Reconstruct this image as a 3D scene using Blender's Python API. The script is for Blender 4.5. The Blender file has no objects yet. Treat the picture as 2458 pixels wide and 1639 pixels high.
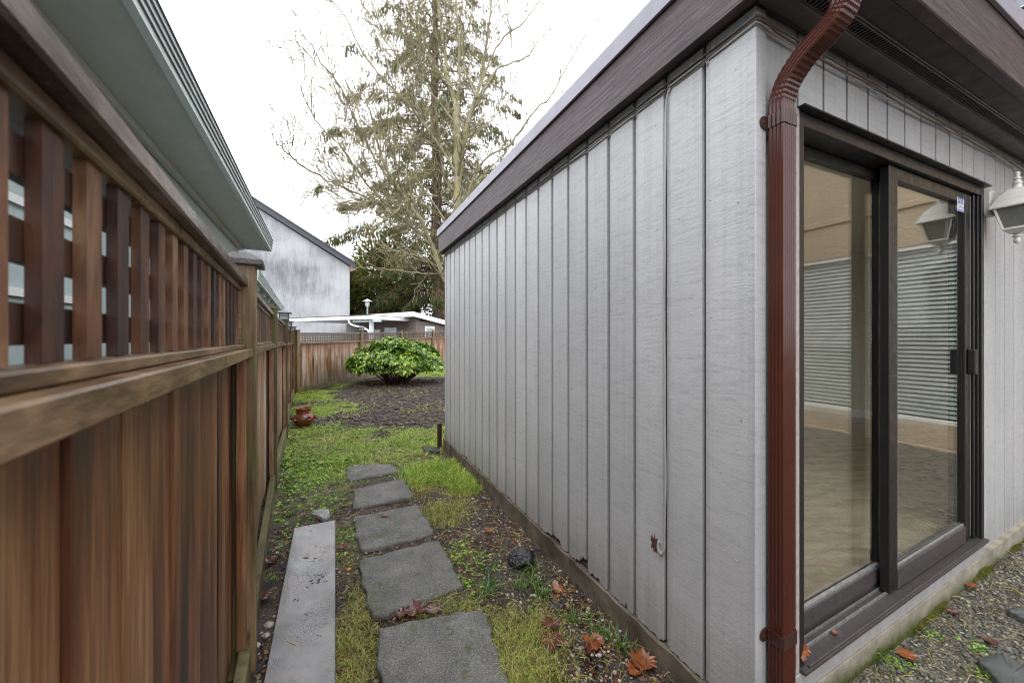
import bpy, bmesh, math, random
import numpy as np
from mathutils import Vector, Matrix

S = bpy.context.scene
COL = S.collection
R = math.radians
random.seed(7)
rng = np.random.default_rng(7)

# ------------------------------------------------------------------ camera, world, sun, exposure
F, CX, HZ, CAMZ = 887.0, 1229.0, 810.0, 1.45          # photo focal length and horizon in photo pixels (2458 x 1639)
cam_d = bpy.data.cameras.new('camera')
cam = bpy.data.objects.new('camera', cam_d); COL.objects.link(cam)
cam.location = (0, 0, CAMZ); cam.rotation_euler = (R(90), 0, 0)
cam_d.sensor_width = 36; cam_d.lens = 36 * F / 2458
cam_d.shift_y = -(819.5 - HZ) / 2458
cam_d.clip_start = 0.01; cam_d.clip_end = 2000
cam_d.dof.use_dof = True; cam_d.dof.focus_distance = 3.0; cam_d.dof.aperture_fstop = 4.5
S.camera = cam
S.cycles.use_denoising = True; S.cycles.denoising_prefilter = 'ACCURATE'; S.cycles.filter_width = 1.05

SUN_EL, SUN_AZ = 58, 215
W = bpy.data.worlds.new('World'); S.world = W; W.use_nodes = True
wn = W.node_tree.nodes; wl = W.node_tree.links
bg = wn['Background']
sky = wn.new('ShaderNodeTexSky'); sky.sky_type = 'NISHITA'; sky.sun_disc = False
sky.sun_elevation = R(SUN_EL); sky.sun_rotation = R(SUN_AZ)
hs = wn.new('ShaderNodeHueSaturation'); hs.inputs['Saturation'].default_value = 0.25
mixw = wn.new('ShaderNodeMix'); mixw.data_type = 'RGBA'; mixw.inputs[0].default_value = 0.85
mixw.inputs[7].default_value = (11.0, 11.25, 11.6, 1)            # even cloud cover
wl.new(sky.outputs[0], hs.inputs['Color']); wl.new(hs.outputs[0], mixw.inputs[6]); wl.new(mixw.outputs[2], bg.inputs[0])
bg.inputs[1].default_value = 0.125
sd = bpy.data.lights.new('sun', 'SUN'); sd.energy = 0.9; sd.angle = R(35); sd.color = (1, .985, .96)
so = bpy.data.objects.new('sun', sd); COL.objects.link(so)
so.rotation_euler = (R(90 - SUN_EL), 0, R(180 - SUN_AZ))
S.view_settings.view_transform = 'Standard'; S.view_settings.look = 'None'
S.view_settings.exposure = 1.2; S.view_settings.gamma = 1; S.view_settings.use_curve_mapping = False

# ------------------------------------------------------------------ mapping helpers
Cc = np.array([.812, 1.23]); bb = np.array([.904, .4275]); aa = np.array([-.4275, .904]); BZ = .0226
def T(u, w, z):
    """annex frame: u along the door wall, w along the long wall into the plot, z up"""
    return (Cc[0] + u*bb[0] + w*aa[0], Cc[1] + u*bb[1] + w*aa[1], z + BZ*u)
def uw(x, y):
    d = np.array([x, y]) - Cc
    return float(d @ bb), float(d @ aa)
def at(px, py, Y):
    return ((px-CX)/F*Y, Y, CAMZ + (HZ-py)/F*Y)
CTRL = np.array([(-1.14,1.63,0),(-2.3,3.6,-.02),(-3.41,5.6,-.05),(-4.73,7.9,-.08),(-6.06,10.3,-.11),(-5.44,13.4,-.07),(-4.7,15.8,-.016),
    (-3.79,17.9,.04),(-.886,4.82,0),(.7,1.25,.04),(0,2.,.02),(-1,3,.0),(2.7,1.9,.115),(1.6,1.35,.09),(0,0,.03),(-3,-3,.0),(4,-2,.1),(7,3,.12),
    (-15,20,0),(0,12,0),(-2.5,9.5,-.05),(1.2,.8,.07),(-8,6,-.05)])
def G(x, y):
    x = np.asarray(x, float); y = np.asarray(y, float)
    d = (x[..., None]-CTRL[:, 0])**2 + (y[..., None]-CTRL[:, 1])**2 + .05
    k = 1/d**1.5
    return (k*CTRL[:, 2]).sum(-1)/k.sum(-1)
def g(x, y): return float(G(x, y))
def gp(px, py, dz=0):
    """photo pixel -> point where that direction meets the ground"""
    z = 0
    for _ in range(6):
        Y = F*(CAMZ-z)/(py-HZ); X = (px-CX)/F*Y; z = g(X, Y)+dz
    return X, Y, z

# ------------------------------------------------------------------ mesh helpers
class MB:
    def __init__(s): s.v = []; s.f = []
    def add(s, vs, fs):
        o = len(s.v); s.v += [tuple(p) for p in vs]; s.f += [tuple(i+o for i in f) for f in fs]
    def hexa(s, p):
        s.add(p, [(0,3,2,1),(4,5,6,7),(0,1,5,4),(1,2,6,5),(2,3,7,6),(3,0,4,7)])
    def box(s, x0,x1,y0,y1,z0,z1, t=lambda *p: p):
        s.hexa([t(*p) for p in ((x0,y0,z0),(x1,y0,z0),(x1,y1,z0),(x0,y1,z0),(x0,y0,z1),(x1,y0,z1),(x1,y1,z1),(x0,y1,z1))])
    def prism(s, lo, hi):
        n = len(lo); s.add(list(lo)+list(hi), [tuple(range(n))[::-1], tuple(range(n, 2*n))]+[(i,(i+1)%n,n+(i+1)%n,n+i) for i in range(n)])
    def tube(s, pts, rad, n=6, cap=True):
        pts = [Vector(p) for p in pts]; rings = []
        if not hasattr(rad, '__len__'): rad = [rad]*len(pts)
        up = None
        for i, p in enumerate(pts):
            d = (pts[min(i+1, len(pts)-1)]-pts[max(i-1, 0)])
            if d.length < 1e-9: d = Vector((0,0,1))
            d.normalize()
            if up is None:
                up = Vector((0,0,1)) if abs(d.z) < .9 else Vector((1,0,0))
            x = (up - d*up.dot(d))
            if x.length < 1e-6: x = d.orthogonal()
            x.normalize(); up = x; y = d.cross(x)
            rings.append([p + (x*math.cos(2*math.pi*k/n)+y*math.sin(2*math.pi*k/n))*rad[i] for k in range(n)])
        o = len(s.v)
        for r in rings: s.v += [tuple(q) for q in r]
        for i in range(len(rings)-1):
            for k in range(n):
                s.f.append((o+i*n+k, o+i*n+(k+1)%n, o+(i+1)*n+(k+1)%n, o+(i+1)*n+k))
        if cap:
            s.f.append(tuple(o+k for k in range(n))[::-1]); s.f.append(tuple(o+(len(rings)-1)*n+k for k in range(n)))
    def sweep(s, path, prof, closed=True):
        """path: list of (point, xaxis, yaxis); prof: list of (x,y)"""
        o = len(s.v); n = len(prof)
        for p, x, y in path:
            for (q, r) in prof: s.v.append(tuple(Vector(p)+Vector(x)*q+Vector(y)*r))
        for i in range(len(path)-1):
            for k in range(n):
                s.f.append((o+i*n+k, o+i*n+(k+1)%n, o+(i+1)*n+(k+1)%n, o+(i+1)*n+k))
        s.f.append(tuple(o+k for k in range(n))[::-1]); s.f.append(tuple(o+(len(path)-1)*n+k for k in range(n)))
    def lathe(s, prof, c, n=24, sq=False):
        o = len(s.v); m = len(prof)
        for (r, z) in prof:
            for k in range(n):
                an = 2*math.pi*(k+.5)/n; s.v.append((c[0]+r*math.cos(an), c[1]+r*math.sin(an), c[2]+z))
        for i in range(m-1):
            for k in range(n): s.f.append((o+i*n+k, o+i*n+(k+1)%n, o+(i+1)*n+(k+1)%n, o+(i+1)*n+k))
        s.f.append(tuple(o+k for k in range(n))[::-1]); s.f.append(tuple(o+(m-1)*n+k for k in range(n)))

def tag(o, label=None, cat=None, group=None, kind=None):
    if label: o['label'] = label
    if cat: o['category'] = cat
    if group: o['group'] = group
    if kind: o['kind'] = kind
    return o
def link(o, parent=None):
    COL.objects.link(o)
    if parent is not None: o.parent = parent
    return o
def obj(name, mb, mat, parent=None, bevel=0, smooth=False, seg=1, **k):
    me = bpy.data.meshes.new(name)
    if isinstance(mb, MB): me.from_pydata(mb.v, [], mb.f)
    else:
        v, f = mb; n, kk = f.shape
        me.vertices.add(len(v)); me.vertices.foreach_set('co', np.asarray(v, np.float32).ravel())
        me.loops.add(n*kk); me.loops.foreach_set('vertex_index', f.astype(np.int32).ravel())
        me.polygons.add(n); me.polygons.foreach_set('loop_start', np.arange(0, n*kk, kk, dtype=np.int32))
        me.update(calc_edges=True)
    me.validate()
    if isinstance(mb, MB):
        bm = bmesh.new(); bm.from_mesh(me); bmesh.ops.recalc_face_normals(bm, faces=bm.faces); bm.to_mesh(me); bm.free()
    if mat: me.materials.append(mat)
    if smooth: me.polygons.foreach_set('use_smooth', [True]*len(me.polygons))
    o = link(bpy.data.objects.new(name, me), parent)
    if bevel:
        m = o.modifiers.new('b', 'BEVEL'); m.width = bevel; m.segments = seg; m.limit_method = 'ANGLE'; m.angle_limit = R(40)
    return tag(o, **k)
def thing(name, label, cat, group=None, loc=(0,0,0)):
    o = link(bpy.data.objects.new(name, None)); o.location = (0,0,0); o.empty_display_size = .1
    return tag(o, label, cat, group)
def smooth_path(pts, n=6):
    P = [Vector(p) for p in pts]; out = []
    for i in range(len(P)-1):
        p0, p1, p2, p3 = P[max(i-1,0)], P[i], P[i+1], P[min(i+2,len(P)-1)]
        for k in range(n):
            t = k/n
            out.append(.5*((2*p1)+(p2-p0)*t+(2*p0-5*p1+4*p2-p3)*t*t+(3*p1-p0-3*p2+p3)*t**3))
    out.append(P[-1]); return out

# ------------------------------------------------------------------ materials
class Mat:
    def __init__(s, name, rough=.6, spec=.5, metal=0, color=(.5,.5,.5)):
        s.m = bpy.data.materials.new(name); s.m.use_nodes = True; s.nt = s.m.node_tree; s.n = s.nt.nodes; s.l = s.nt.links
        s.b = s.n['Principled BSDF']; s.b.inputs['Roughness'].default_value = rough; s.b.inputs['Metallic'].default_value = metal
        s.b.inputs['Specular IOR Level'].default_value = spec; s.b.inputs['Base Color'].default_value = (*color, 1)
        tc = s.n.new('ShaderNodeTexCoord'); s.co = tc.outputs['Object']
    def vec(s, scale=(1,1,1), rot=(0,0,0), rand=0):
        mp = s.n.new('ShaderNodeMapping'); mp.inputs['Scale'].default_value = scale; mp.inputs['Rotation'].default_value = rot
        src = s.co
        if rand:
            oi = s.n.new('ShaderNodeObjectInfo'); mu = s.n.new('ShaderNodeMath'); mu.operation = 'MULTIPLY'; mu.inputs[1].default_value = rand
            s.l.new(oi.outputs['Random'], mu.inputs[0]); va = s.n.new('ShaderNodeVectorMath'); va.operation = 'ADD'
            s.l.new(s.co, va.inputs[0]); s.l.new(mu.outputs[0], va.inputs[1]); src = va.outputs[0]
        s.l.new(src, mp.inputs['Vector']); return mp.outputs[0]
    def noise(s, scale=5, detail=4, rough=.55, vec=None, dist=0):
        t = s.n.new('ShaderNodeTexNoise'); t.inputs['Scale'].default_value = scale; t.inputs['Detail'].default_value = detail
        t.inputs['Roughness'].default_value = rough; t.inputs['Distortion'].default_value = dist
        s.l.new(vec if vec else s.co, t.inputs['Vector']); return t.outputs['Fac']
    def voro(s, scale=5, vec=None, out='Distance', feature='F1'):
        t = s.n.new('ShaderNodeTexVoronoi'); t.feature = feature; t.inputs['Scale'].default_value = scale
        s.l.new(vec if vec else s.co, t.inputs['Vector']); return t.outputs[out]
    def ramp(s, fac, stops, interp='LINEAR'):
        r = s.n.new('ShaderNodeValToRGB'); r.color_ramp.interpolation = interp
        e = r.color_ramp.elements
        while len(e) < len(stops): e.new(.5)
        for el, (p, c) in zip(e, stops):
            el.position = p; el.color = (*c, 1) if hasattr(c, '__len__') else (c, c, c, 1)
        s.l.new(fac, r.inputs[0]); return r.outputs[0]
    def mix(s, fac, a, b, blend='MIX'):
        m = s.n.new('ShaderNodeMix'); m.data_type = 'RGBA'; m.blend_type = blend
        for i, v in ((0, fac), (6, a), (7, b)):
            if isinstance(v, (int, float)): m.inputs[i].default_value = v if i == 0 else (v, v, v, 1)
            elif isinstance(v, tuple): m.inputs[i].default_value = (*v, 1)
            else: s.l.new(v, m.inputs[i])
        return m.outputs[2]
    def math(s, op, a, b=0):
        m = s.n.new('ShaderNodeMath'); m.operation = op
        for i, v in ((0, a), (1, b)):
            if isinstance(v, (int, float)): m.inputs[i].default_value = v
            else: s.l.new(v, m.inputs[i])
        return m.outputs[0]
    def rand(s):
        return s.n.new('ShaderNodeObjectInfo').outputs['Random']
    def island(s):
        return s.n.new('ShaderNodeNewGeometry').outputs['Random Per Island']
    def attr(s, name):
        a = s.n.new('ShaderNodeAttribute'); a.attribute_name = name; return a.outputs['Fac']
    def sep(s, axis):
        x = s.n.new('ShaderNodeSeparateXYZ'); s.l.new(s.co, x.inputs[0]); return x.outputs[axis]
    def col(s, c): s.l.new(c, s.b.inputs['Base Color']); return s
    def rough(s, c): s.l.new(c, s.b.inputs['Roughness']); return s
    def bump(s, h, strength=.3, dist=.01):
        bn = s.n.new('ShaderNodeBump'); bn.inputs['Strength'].default_value = strength; bn.inputs['Distance'].default_value = dist
        s.l.new(h, bn.inputs['Height']); s.l.new(bn.outputs[0], s.b.inputs['Normal']); return s

def wood(name, stops, rough=.5, along=(30,30,1.2), bump=.35, rand=40, dirt=None, spec=.5):
    m = Mat(name, rough=rough, spec=spec)
    v = m.vec(along, (R(1.5), R(-1.5), 0), rand=rand)
    n1 = m.noise(1, 6, .6, v); n2 = m.noise(4, 5, .6, v, .3)
    big = m.noise(1.0, 3, .5, m.vec((5,5,.9), rand=rand))
    f = m.math('ADD', m.math('MULTIPLY', n1, .38), m.math('MULTIPLY', big, .62))
    f = m.math('ADD', f, m.math('MULTIPLY', m.math('SUBTRACT', m.rand(), .5), .11))
    c = m.ramp(f, stops)
    c = m.mix(.45, c, m.ramp(n2, [(.40, .35), (.60, 1.15)]), 'MULTIPLY')
    kn = m.voro(1, m.vec((7,7,2.2), rand=17)); c = m.mix(m.math('MULTIPLY', m.ramp(kn, [(.035, 1.), (.085, 0.)]), .8), c, (.02,.009,.005))
    if dirt: c = dirt(m, c)
    m.col(c); m.bump(n2, bump, .004); m.rough(m.ramp(n1, [(.3, rough-.12), (.7, rough+.15)]))
    return m.m

def zmask(m, z0, z1, wob=.1, scale=(20,20,1.5)):
    """1 below z0 fading to 0 at z1, with an uneven edge (rising damp / algae)"""
    z = m.math('ADD', m.sep(2), m.math('MULTIPLY', m.math('SUBTRACT', m.noise(1, 4, .6, m.vec(scale, rand=30)), .5), wob*2))
    mr = m.n.new('ShaderNodeMapRange'); mr.inputs[1].default_value = z0; mr.inputs[2].default_value = z1
    mr.inputs[3].default_value = 1; mr.inputs[4].default_value = 0; m.l.new(z, mr.inputs[0]); return mr.outputs[0]

CEDAR = [(.36, (.024,.008,.004)), (.44, (.09,.029,.011)), (.52, (.175,.066,.025)), (.60, (.27,.13,.055)), (.70, (.32,.22,.135))]
def fence_dirt(m, c):
    c = m.mix(m.math('MULTIPLY', zmask(m, .1, .55, .3), .55), c, (.10,.075,.03))
    return c
M_cedar = wood('cedar_boards', CEDAR, .46, dirt=fence_dirt)
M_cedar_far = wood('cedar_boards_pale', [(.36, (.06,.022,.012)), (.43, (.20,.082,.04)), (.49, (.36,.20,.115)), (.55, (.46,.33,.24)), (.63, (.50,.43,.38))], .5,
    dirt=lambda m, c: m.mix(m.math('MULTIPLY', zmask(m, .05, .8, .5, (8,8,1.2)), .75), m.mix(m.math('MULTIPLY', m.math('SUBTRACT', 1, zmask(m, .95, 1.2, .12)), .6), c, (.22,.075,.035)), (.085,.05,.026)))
M_rail = wood('cedar_rail', [(.38, (.05,.026,.012)), (.5, (.135,.075,.034)), (.62, (.24,.15,.08))], .34, along=(6,6,30))
M_cap = wood('weathered_cap', [(.38, (.07,.045,.036)), (.5, (.16,.115,.098)), (.62, (.27,.215,.195))], .32, along=(6,6,30), bump=.25)
M_post = wood('cedar_post', [(.38, (.045,.025,.012)), (.5, (.12,.072,.03)), (.62, (.25,.165,.08))], .48,
    dirt=lambda m, c: m.mix(m.math('MULTIPLY', m.ramp(m.noise(1, 3, .5, m.vec((12,12,2))), [(.5, 0.), (.62, 1.)]), .6), c, (.10,.105,.015)))
M_lattice = wood('cedar_lattice', [(.36, (.015,.006,.004)), (.45, (.07,.024,.011)), (.53, (.17,.07,.032)), (.62, (.33,.20,.11))], .5, along=(14,14,3))
M_lattice_shade = wood('shaded_lattice', [(.38, (.008,.004,.003)), (.5, (.03,.012,.007)), (.62, (.085,.036,.018))], .5, along=(14,14,3))  # darker cedar for the near crosspieces, their shade put into the colour
M_lattice_far = wood('cedar_lattice_pale', [(.3, (.05,.025,.016)), (.5, (.12,.07,.045)), (.7, (.24,.17,.12))], .5, along=(14,14,3))
M_kick = wood('green_kickboard', [(.3, (.045,.03,.014)), (.5, (.11,.085,.03)), (.7, (.2,.16,.085))], .55, along=(8,8,20),
    dirt=lambda m, c: m.mix(m.math('MULTIPLY', m.ramp(m.noise(9, 4), [(.45, 0.), (.62, 1.)]), .7), c, (.085,.10,.02)))

# painted rough-sawn siding
def siding_mat():
    m = Mat('grey_painted_siding', .42, .45)
    saw = m.noise(1, 4, .65, m.vec((9,9,70), (R(4),R(-6),0), rand=20), .5)
    grain = m.noise(1, 5, .65, m.vec((26,26,1.4), rand=40), 1.2)
    fine = m.noise(230, 3, .6)
    mid0 = m.noise(1, 4, .65, m.vec((18,18,120), (R(4),R(-6),0)))
    blot = m.noise(1.6, 4, .55)
    pat = m.ramp(m.noise(3.5, 3), [(.42, .1), (.6, 1.)])
    mid = m.noise(70, 4, .65)
    h = m.math('ADD', m.math('ADD', m.math('MULTIPLY', m.math('MULTIPLY', saw, pat), .5), m.math('MULTIPLY', grain, .3)), m.math('ADD', m.math('MULTIPLY', fine, .3), m.math('MULTIPLY', mid, .4)))
    c = m.ramp(m.math('ADD', m.math('MULTIPLY', blot, .7), m.math('MULTIPLY', m.rand(), .3)), [(.3, (.35,.35,.362)), (.7, (.425,.424,.436))])
    drip = m.noise(1, 4, .6, m.vec((38,38,.7), rand=11), .2)
    c = m.mix(.35, c, m.ramp(drip, [(.36, .78), (.47, 1.), (.62, 1.06)]), 'MULTIPLY')
    c = m.mix(.34, c, m.ramp(m.math('ADD', m.math('MULTIPLY', saw, .6), m.math('MULTIPLY', mid0, .4)), [(.38, .6), (.52, 1.05)]), 'MULTIPLY')
    chip = m.ramp(m.noise(42, 5, .66), [(.70, 0.), (.715, 1.)])
    c = m.mix(m.math('MULTIPLY', chip, .75), c, (.11,.075,.06))
    c = m.mix(m.math('MULTIPLY', zmask(m, .10, .42, .2), .5), c, (.17,.155,.12))
    m.col(c); m.bump(h, .7, .0045); m.rough(m.ramp(fine, [(.3, .36), (.7, .58)])); return m.m
M_siding = siding_mat()
def fascia_mat():
    m = Mat('purple_brown_fascia', .5, .4)
    gr = m.noise(1, 6, .62, m.vec((5,5,70), (R(6),R(5),0)), .4); fine = m.noise(160, 3)
    c = m.ramp(m.math('ADD', m.math('MULTIPLY', gr, .8), m.math('MULTIPLY', m.noise(4, 3), .2)), [(.36, (.018,.010,.012)), (.5, (.046,.030,.034)), (.64, (.082,.058,.064))])
    m.col(c); m.bump(m.math('ADD', gr, m.math('MULTIPLY', fine, .3)), .8, .006); return m.m
M_fascia = fascia_mat()
def plain(name, color, rough=.5, spec=.5, metal=0, var=.15, scale=6, bump=0, bscale=200):
    m = Mat(name, rough, spec, metal)
    c0 = tuple(x*(1-var) for x in color); c1 = tuple(min(1, x*(1+var)) for x in color)
    m.col(m.ramp(m.noise(scale, 5, .6), [(.32, c0), (.68, c1)]))
    if bump: m.bump(m.noise(bscale, 3), bump, .003)
    m.rough(m.ramp(m.noise(scale*2.3, 4), [(.3, max(.04, rough-.1)), (.7, min(1, rough+.1))]))
    return m.m
M_flash = plain('grey_metal_flashing', (.25,.24,.285), .4, .4, 0, .05)
M_under = plain('dark_soffit', (.022,.016,.016), .6)
M_softrim = plain('brown_soffit_trim', (.06,.043,.04), .5)
M_vent = plain('brown_vent', (.10,.085,.08), .4, .5, .2)
M_black = plain('void_black', (.004,.004,.004), .9)
M_conc = None
def concrete(name, c0, c1, moss=0, spk=True, rough=.7):
    m = Mat(name, rough, .4)
    n = m.noise(7, 6, .6); s = m.noise(170, 3, .7)
    c = m.ramp(n, [(.3, c0), (.7, c1)])
    if spk: c = m.mix(.9, c, m.mix(.5, m.ramp(m.noise(120, 3, .7), [(.40, .25), (.5, .9), (.62, 1.9)]), m.ramp(m.noise(320, 2, .7), [(.40, .3), (.62, 1.8)])), 'MULTIPLY')
    if moss: c = m.mix(m.ramp(m.noise(11, 5, .65), [(.62-moss*.25, 0.), (.74-moss*.2, .85)]), c, (.05,.07,.012))
    m.col(c); m.bump(m.math('ADD', s, m.math('MULTIPLY', n, .6)), .8, .004); return m.m
M_found = concrete('stained_foundation', (.04,.03,.02), (.17,.14,.105), .2, False)
m = Mat('mossy_foundation', .85, .3)
c = m.ramp(m.noise(9, 5, .6), [(.35, (.19,.17,.13)), (.65, (.31,.285,.23))])
m.col(m.mix(zmask(m, .10, .165, .035, (14,14,14)), c, m.ramp(m.noise(60, 3), [(.35, (.03,.04,.006)), (.65, (.085,.095,.018))]))); m.bump(m.noise(120, 4), .7, .005); M_found2 = m.m
M_moss = plain('moss', (.055,.06,.010), .95, .1, 0, .5, 35, 1., 260)
M_stone = concrete('stepping_stone', (.085,.083,.076), (.165,.16,.15), .25)
M_slate = concrete('slate', (.05,.055,.055), (.10,.105,.105), .0, False, .5)
M_brownpipe = None
def pipe_mat():
    m = Mat('brown_aluminium_pipe', .22, .4)
    m.col(m.ramp(m.noise(5, 4), [(.3, (.05,.012,.007)), (.7, (.066,.017,.0095))])); m.rough(m.ramp(m.noise(30, 5), [(.35, .14), (.7, .24)])); return m.m
M_pipe = pipe_mat()
M_strap = plain('brown_strap', (.045,.018,.013), .35)
M_frame = plain('bronze_door_frame', (.011,.0095,.0095), .38, .4, 0, .06, 9)
M_frame2 = plain('bronze_frame_worn', (.06,.052,.053), .4, .5, .1, .2, 30)
M_alu = plain('worn_aluminium', (.42,.42,.42), .35, .5, .7, .3, 60)
M_trimpink = plain('old_caulk', (.36,.31,.29), .6, .4, 0, .2, 40)
def glass_mat(name, ior=2.2, tint=(.95,.965,.95)):
    m = bpy.data.materials.new(name); m.use_nodes = True; n = m.node_tree.nodes; l = m.node_tree.links
    n.remove(n['Principled BSDF']); out = n['Material Output']
    tr = n.new('ShaderNodeBsdfTransparent'); tr.inputs[0].default_value = (*tint, 1)
    gl = n.new('ShaderNodeBsdfGlossy'); gl.inputs['Roughness'].default_value = .0; gl.inputs[0].default_value = (.97,.97,.96,1)
    lw = n.new('ShaderNodeLayerWeight'); lw.inputs[0].default_value = .5; mx = n.new('ShaderNodeMixShader')
    r0 = ((ior-1)/(ior+1))**2
    pw = n.new('ShaderNodeMath'); pw.operation = 'POWER'; pw.inputs[1].default_value = 5; l.new(lw.outputs['Facing'], pw.inputs[0])
    ma = n.new('ShaderNodeMath'); ma.operation = 'MULTIPLY_ADD'; ma.inputs[1].default_value = 1-r0; ma.inputs[2].default_value = r0; l.new(pw.outputs[0], ma.inputs[0])
    l.new(ma.outputs[0], mx.inputs[0]); l.new(tr.outputs[0], mx.inputs[1]); l.new(gl.outputs[0], mx.inputs[2]); l.new(mx.outputs[0], out.inputs[0])
    return m
M_glass = glass_mat('door_glass', 2.0)
M_glass2 = glass_mat('window_glass', 1.45, (.95,.97,.96))
M_smoke = plain('frosted_lantern_pane', (.15,.15,.14), .2, .5, 0, .1, 20)
M_white = plain('white_paint', (.74,.75,.74), .4, .5, 0, .04)
M_cream = plain('cream_enamel', (.60,.585,.53), .35, .5, 0, .06)
M_inwall = plain('interior_wall', (.60,.57,.48), .8, .3, 0, .03)
def planks_in():
    m = Mat('laminate_floor', .25, .5)
    v = m.vec((1.2,1.2,1), (0,0,math.atan2(.4275,.904)))
    m.col(m.ramp(m.noise(1, 4, .6, m.vec((3,14,1), (0,0,-math.atan2(.4275,.904)), rand=20)), [(.35, (.34,.27,.19)), (.65, (.52,.43,.32))])); return m.m
M_lam = planks_in()
def stucco(name, c0, c1, scale=40, bump=1.):
    m = Mat(name, .85, .3)
    h = m.noise(scale, 5, .65)
    m.col(m.mix(.5, m.ramp(m.noise(1.2, 4), [(.3, c0), (.7, c1)]), m.ramp(h, [(.3, .6), (.65, 1.1)]), 'MULTIPLY')); m.bump(h, bump, .02); return m.m
M_stucco = stucco('beige_stucco', (.36,.27,.18), (.48,.38,.27), 26)
def far_stucco():
    m = Mat('mouldy_white_stucco', .9, .2)
    # blotchy mould: patchy at several sizes
    big = m.noise(.22, 3, .5, m.vec((1,1,1.6))); med = m.noise(2.2, 6, .75, m.vec((1.6,1.6,.35))); fine = m.noise(19, 4, .8)
    f = m.math('ADD', m.math('MULTIPLY', big, .42), m.math('ADD', m.math('MULTIPLY', med, .26), m.math('MULTIPLY', fine, .36)))
    c = m.ramp(f, [(.42, (.43,.44,.45)), (.50, (.35,.36,.375)), (.57, (.21,.215,.235)), (.66, (.09,.095,.11))])
    m.col(c); m.bump(fine, .4, .03); return m.m
M_farst = far_stucco()
M_bluegrn = plain('pale_green_soffit', (.48,.495,.455), .5, .4, 0, .06)
M_gutter = plain('pale_mint_gutter', (.55,.63,.615), .35, .5, 0, .04)
M_gutshade = plain('gutter_recess_shade', (.13,.15,.16), .6)
M_nwall = plain('pale_blue_wall', (.40,.475,.47), .8, .3, 0, .05, 20, .5)
M_roofdk = plain('dark_barge', (.035,.037,.05), .5)
M_roof = plain('asphalt_roof', (.07,.065,.065), .85, .3, 0, .3, 40)
M_shed = plain('taupe_siding', (.165,.13,.11), .6, .4, 0, .08)
M_shedw = plain('shed_window', (.35,.42,.44), .2, .5, 0, .1)
M_trunk = None
def bark(name, c0, c1, c2, sc=(14,14,2.5), lichen=None):
    m = Mat(name, .9, .25); n = m.noise(1, 6, .65, m.vec(sc), .4)
    c = m.ramp(n, [(.35, c0), (.52, c1), (.68, c2)])
    if lichen: c = m.mix(m.ramp(m.noise(9, 5, .6), [(.42, 0.), (.6, .85)]), c, lichen)
    m.col(c); m.bump(n, .8, .03); return m.m
M_barkcon = bark('conifer_bark', (.035,.02,.017), (.105,.062,.052), (.2,.13,.115))
M_barkbare = bark('lichen_bark', (.09,.075,.055), (.22,.195,.155), (.36,.33,.27), (9,9,5), (.27,.255,.10))
M_twig = bark('twig_bark', (.08,.06,.045), (.19,.155,.12), (.33,.30,.22), (3,3,3), (.26,.24,.10))
def leafmat(name, stops, rough=.5, trans=.0, var_scale=.6, islw=.6, spec=.4):
    m = Mat(name, rough, spec)
    f = m.math('ADD', m.math('MULTIPLY', m.island(), islw), m.math('MULTIPLY', m.noise(var_scale, 3), 1-islw))
    c = m.ramp(f, stops); m.col(c)
    if trans:
        m.b.inputs['Transmission Weight'].default_value = 0
        tr = m.n.new('ShaderNodeBsdfTranslucent'); m.l.new(c, tr.inputs[0])
        mx = m.n.new('ShaderNodeMixShader'); mx.inputs[0].default_value = trans
        m.l.new(m.b.outputs[0], mx.inputs[1]); m.l.new(tr.outputs[0], mx.inputs[2]); m.l.new(mx.outputs[0], m.n['Material Output'].inputs[0])
    return m.m
M_conif = leafmat('conifer_needles', [(.28, (.022,.048,.018)), (.42, (.065,.095,.024)), (.53, (.15,.16,.035)), (.61, (.14,.085,.04)), (.75, (.12,.09,.075))], .7, .4, .3, .4)
M_evergr = leafmat('evergreen_leaves', [(.2, (.03,.07,.025)), (.5, (.08,.15,.045)), (.8, (.16,.24,.06))], .5, .3)
M_rhodo = leafmat('rhododendron_leaves', [(.28, (.025,.075,.008)), (.45, (.09,.20,.016)), (.6, (.21,.34,.03)), (.75, (.37,.46,.07))], .28, .25, 1.2)
M_grass = leafmat('grass_blades', [(.25, (.05,.13,.010)), (.40, (.15,.31,.022)), (.52, (.33,.50,.05)), (.64, (.52,.58,.12)), (.8, (.46,.38,.15))], .5, .35, 1.6, .45)
M_dry = leafmat('dry_grass', [(.3, (.07,.045,.014)), (.45, (.23,.17,.045)), (.58, (.38,.33,.08)), (.72, (.50,.43,.19))], .6, .3, 3)
M_clover = leafmat('clover_leaves', [(.3, (.035,.12,.010)), (.5, (.13,.32,.022)), (.7, (.36,.55,.07))], .3, .3, 2)
M_litter = leafmat('leaf_litter', [(.15, (.035,.012,.012)), (.4, (.10,.032,.02)), (.65, (.17,.07,.03)), (.9, (.24,.15,.07))], .3, .1, 3)
def maple_mat(name, c0, c1, rough=.22):
    m = Mat(name, rough, .6); n = m.noise(22, 4, .6)
    m.col(m.ramp(n, [(.3, c0), (.7, c1)])); m.bump(m.noise(60, 3), .4, .004); return m.m
M_mapred = maple_mat('wet_red_maple', (.045,.012,.010), (.11,.026,.018))
M_mapor = maple_mat('wet_orange_maple', (.10,.028,.010), (.27,.075,.018), .3)
M_mapbr = maple_mat('wet_brown_maple', (.06,.02,.018), (.13,.05,.035))
def pebble_mat(name, stops):
    m = Mat(name, .35, .5); m.col(m.mix(.5, m.ramp(m.island(), stops, 'CONSTANT'), m.ramp(m.noise(120, 3), [(.3, .6), (.7, 1.1)]), 'MULTIPLY')); return m.m
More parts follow.
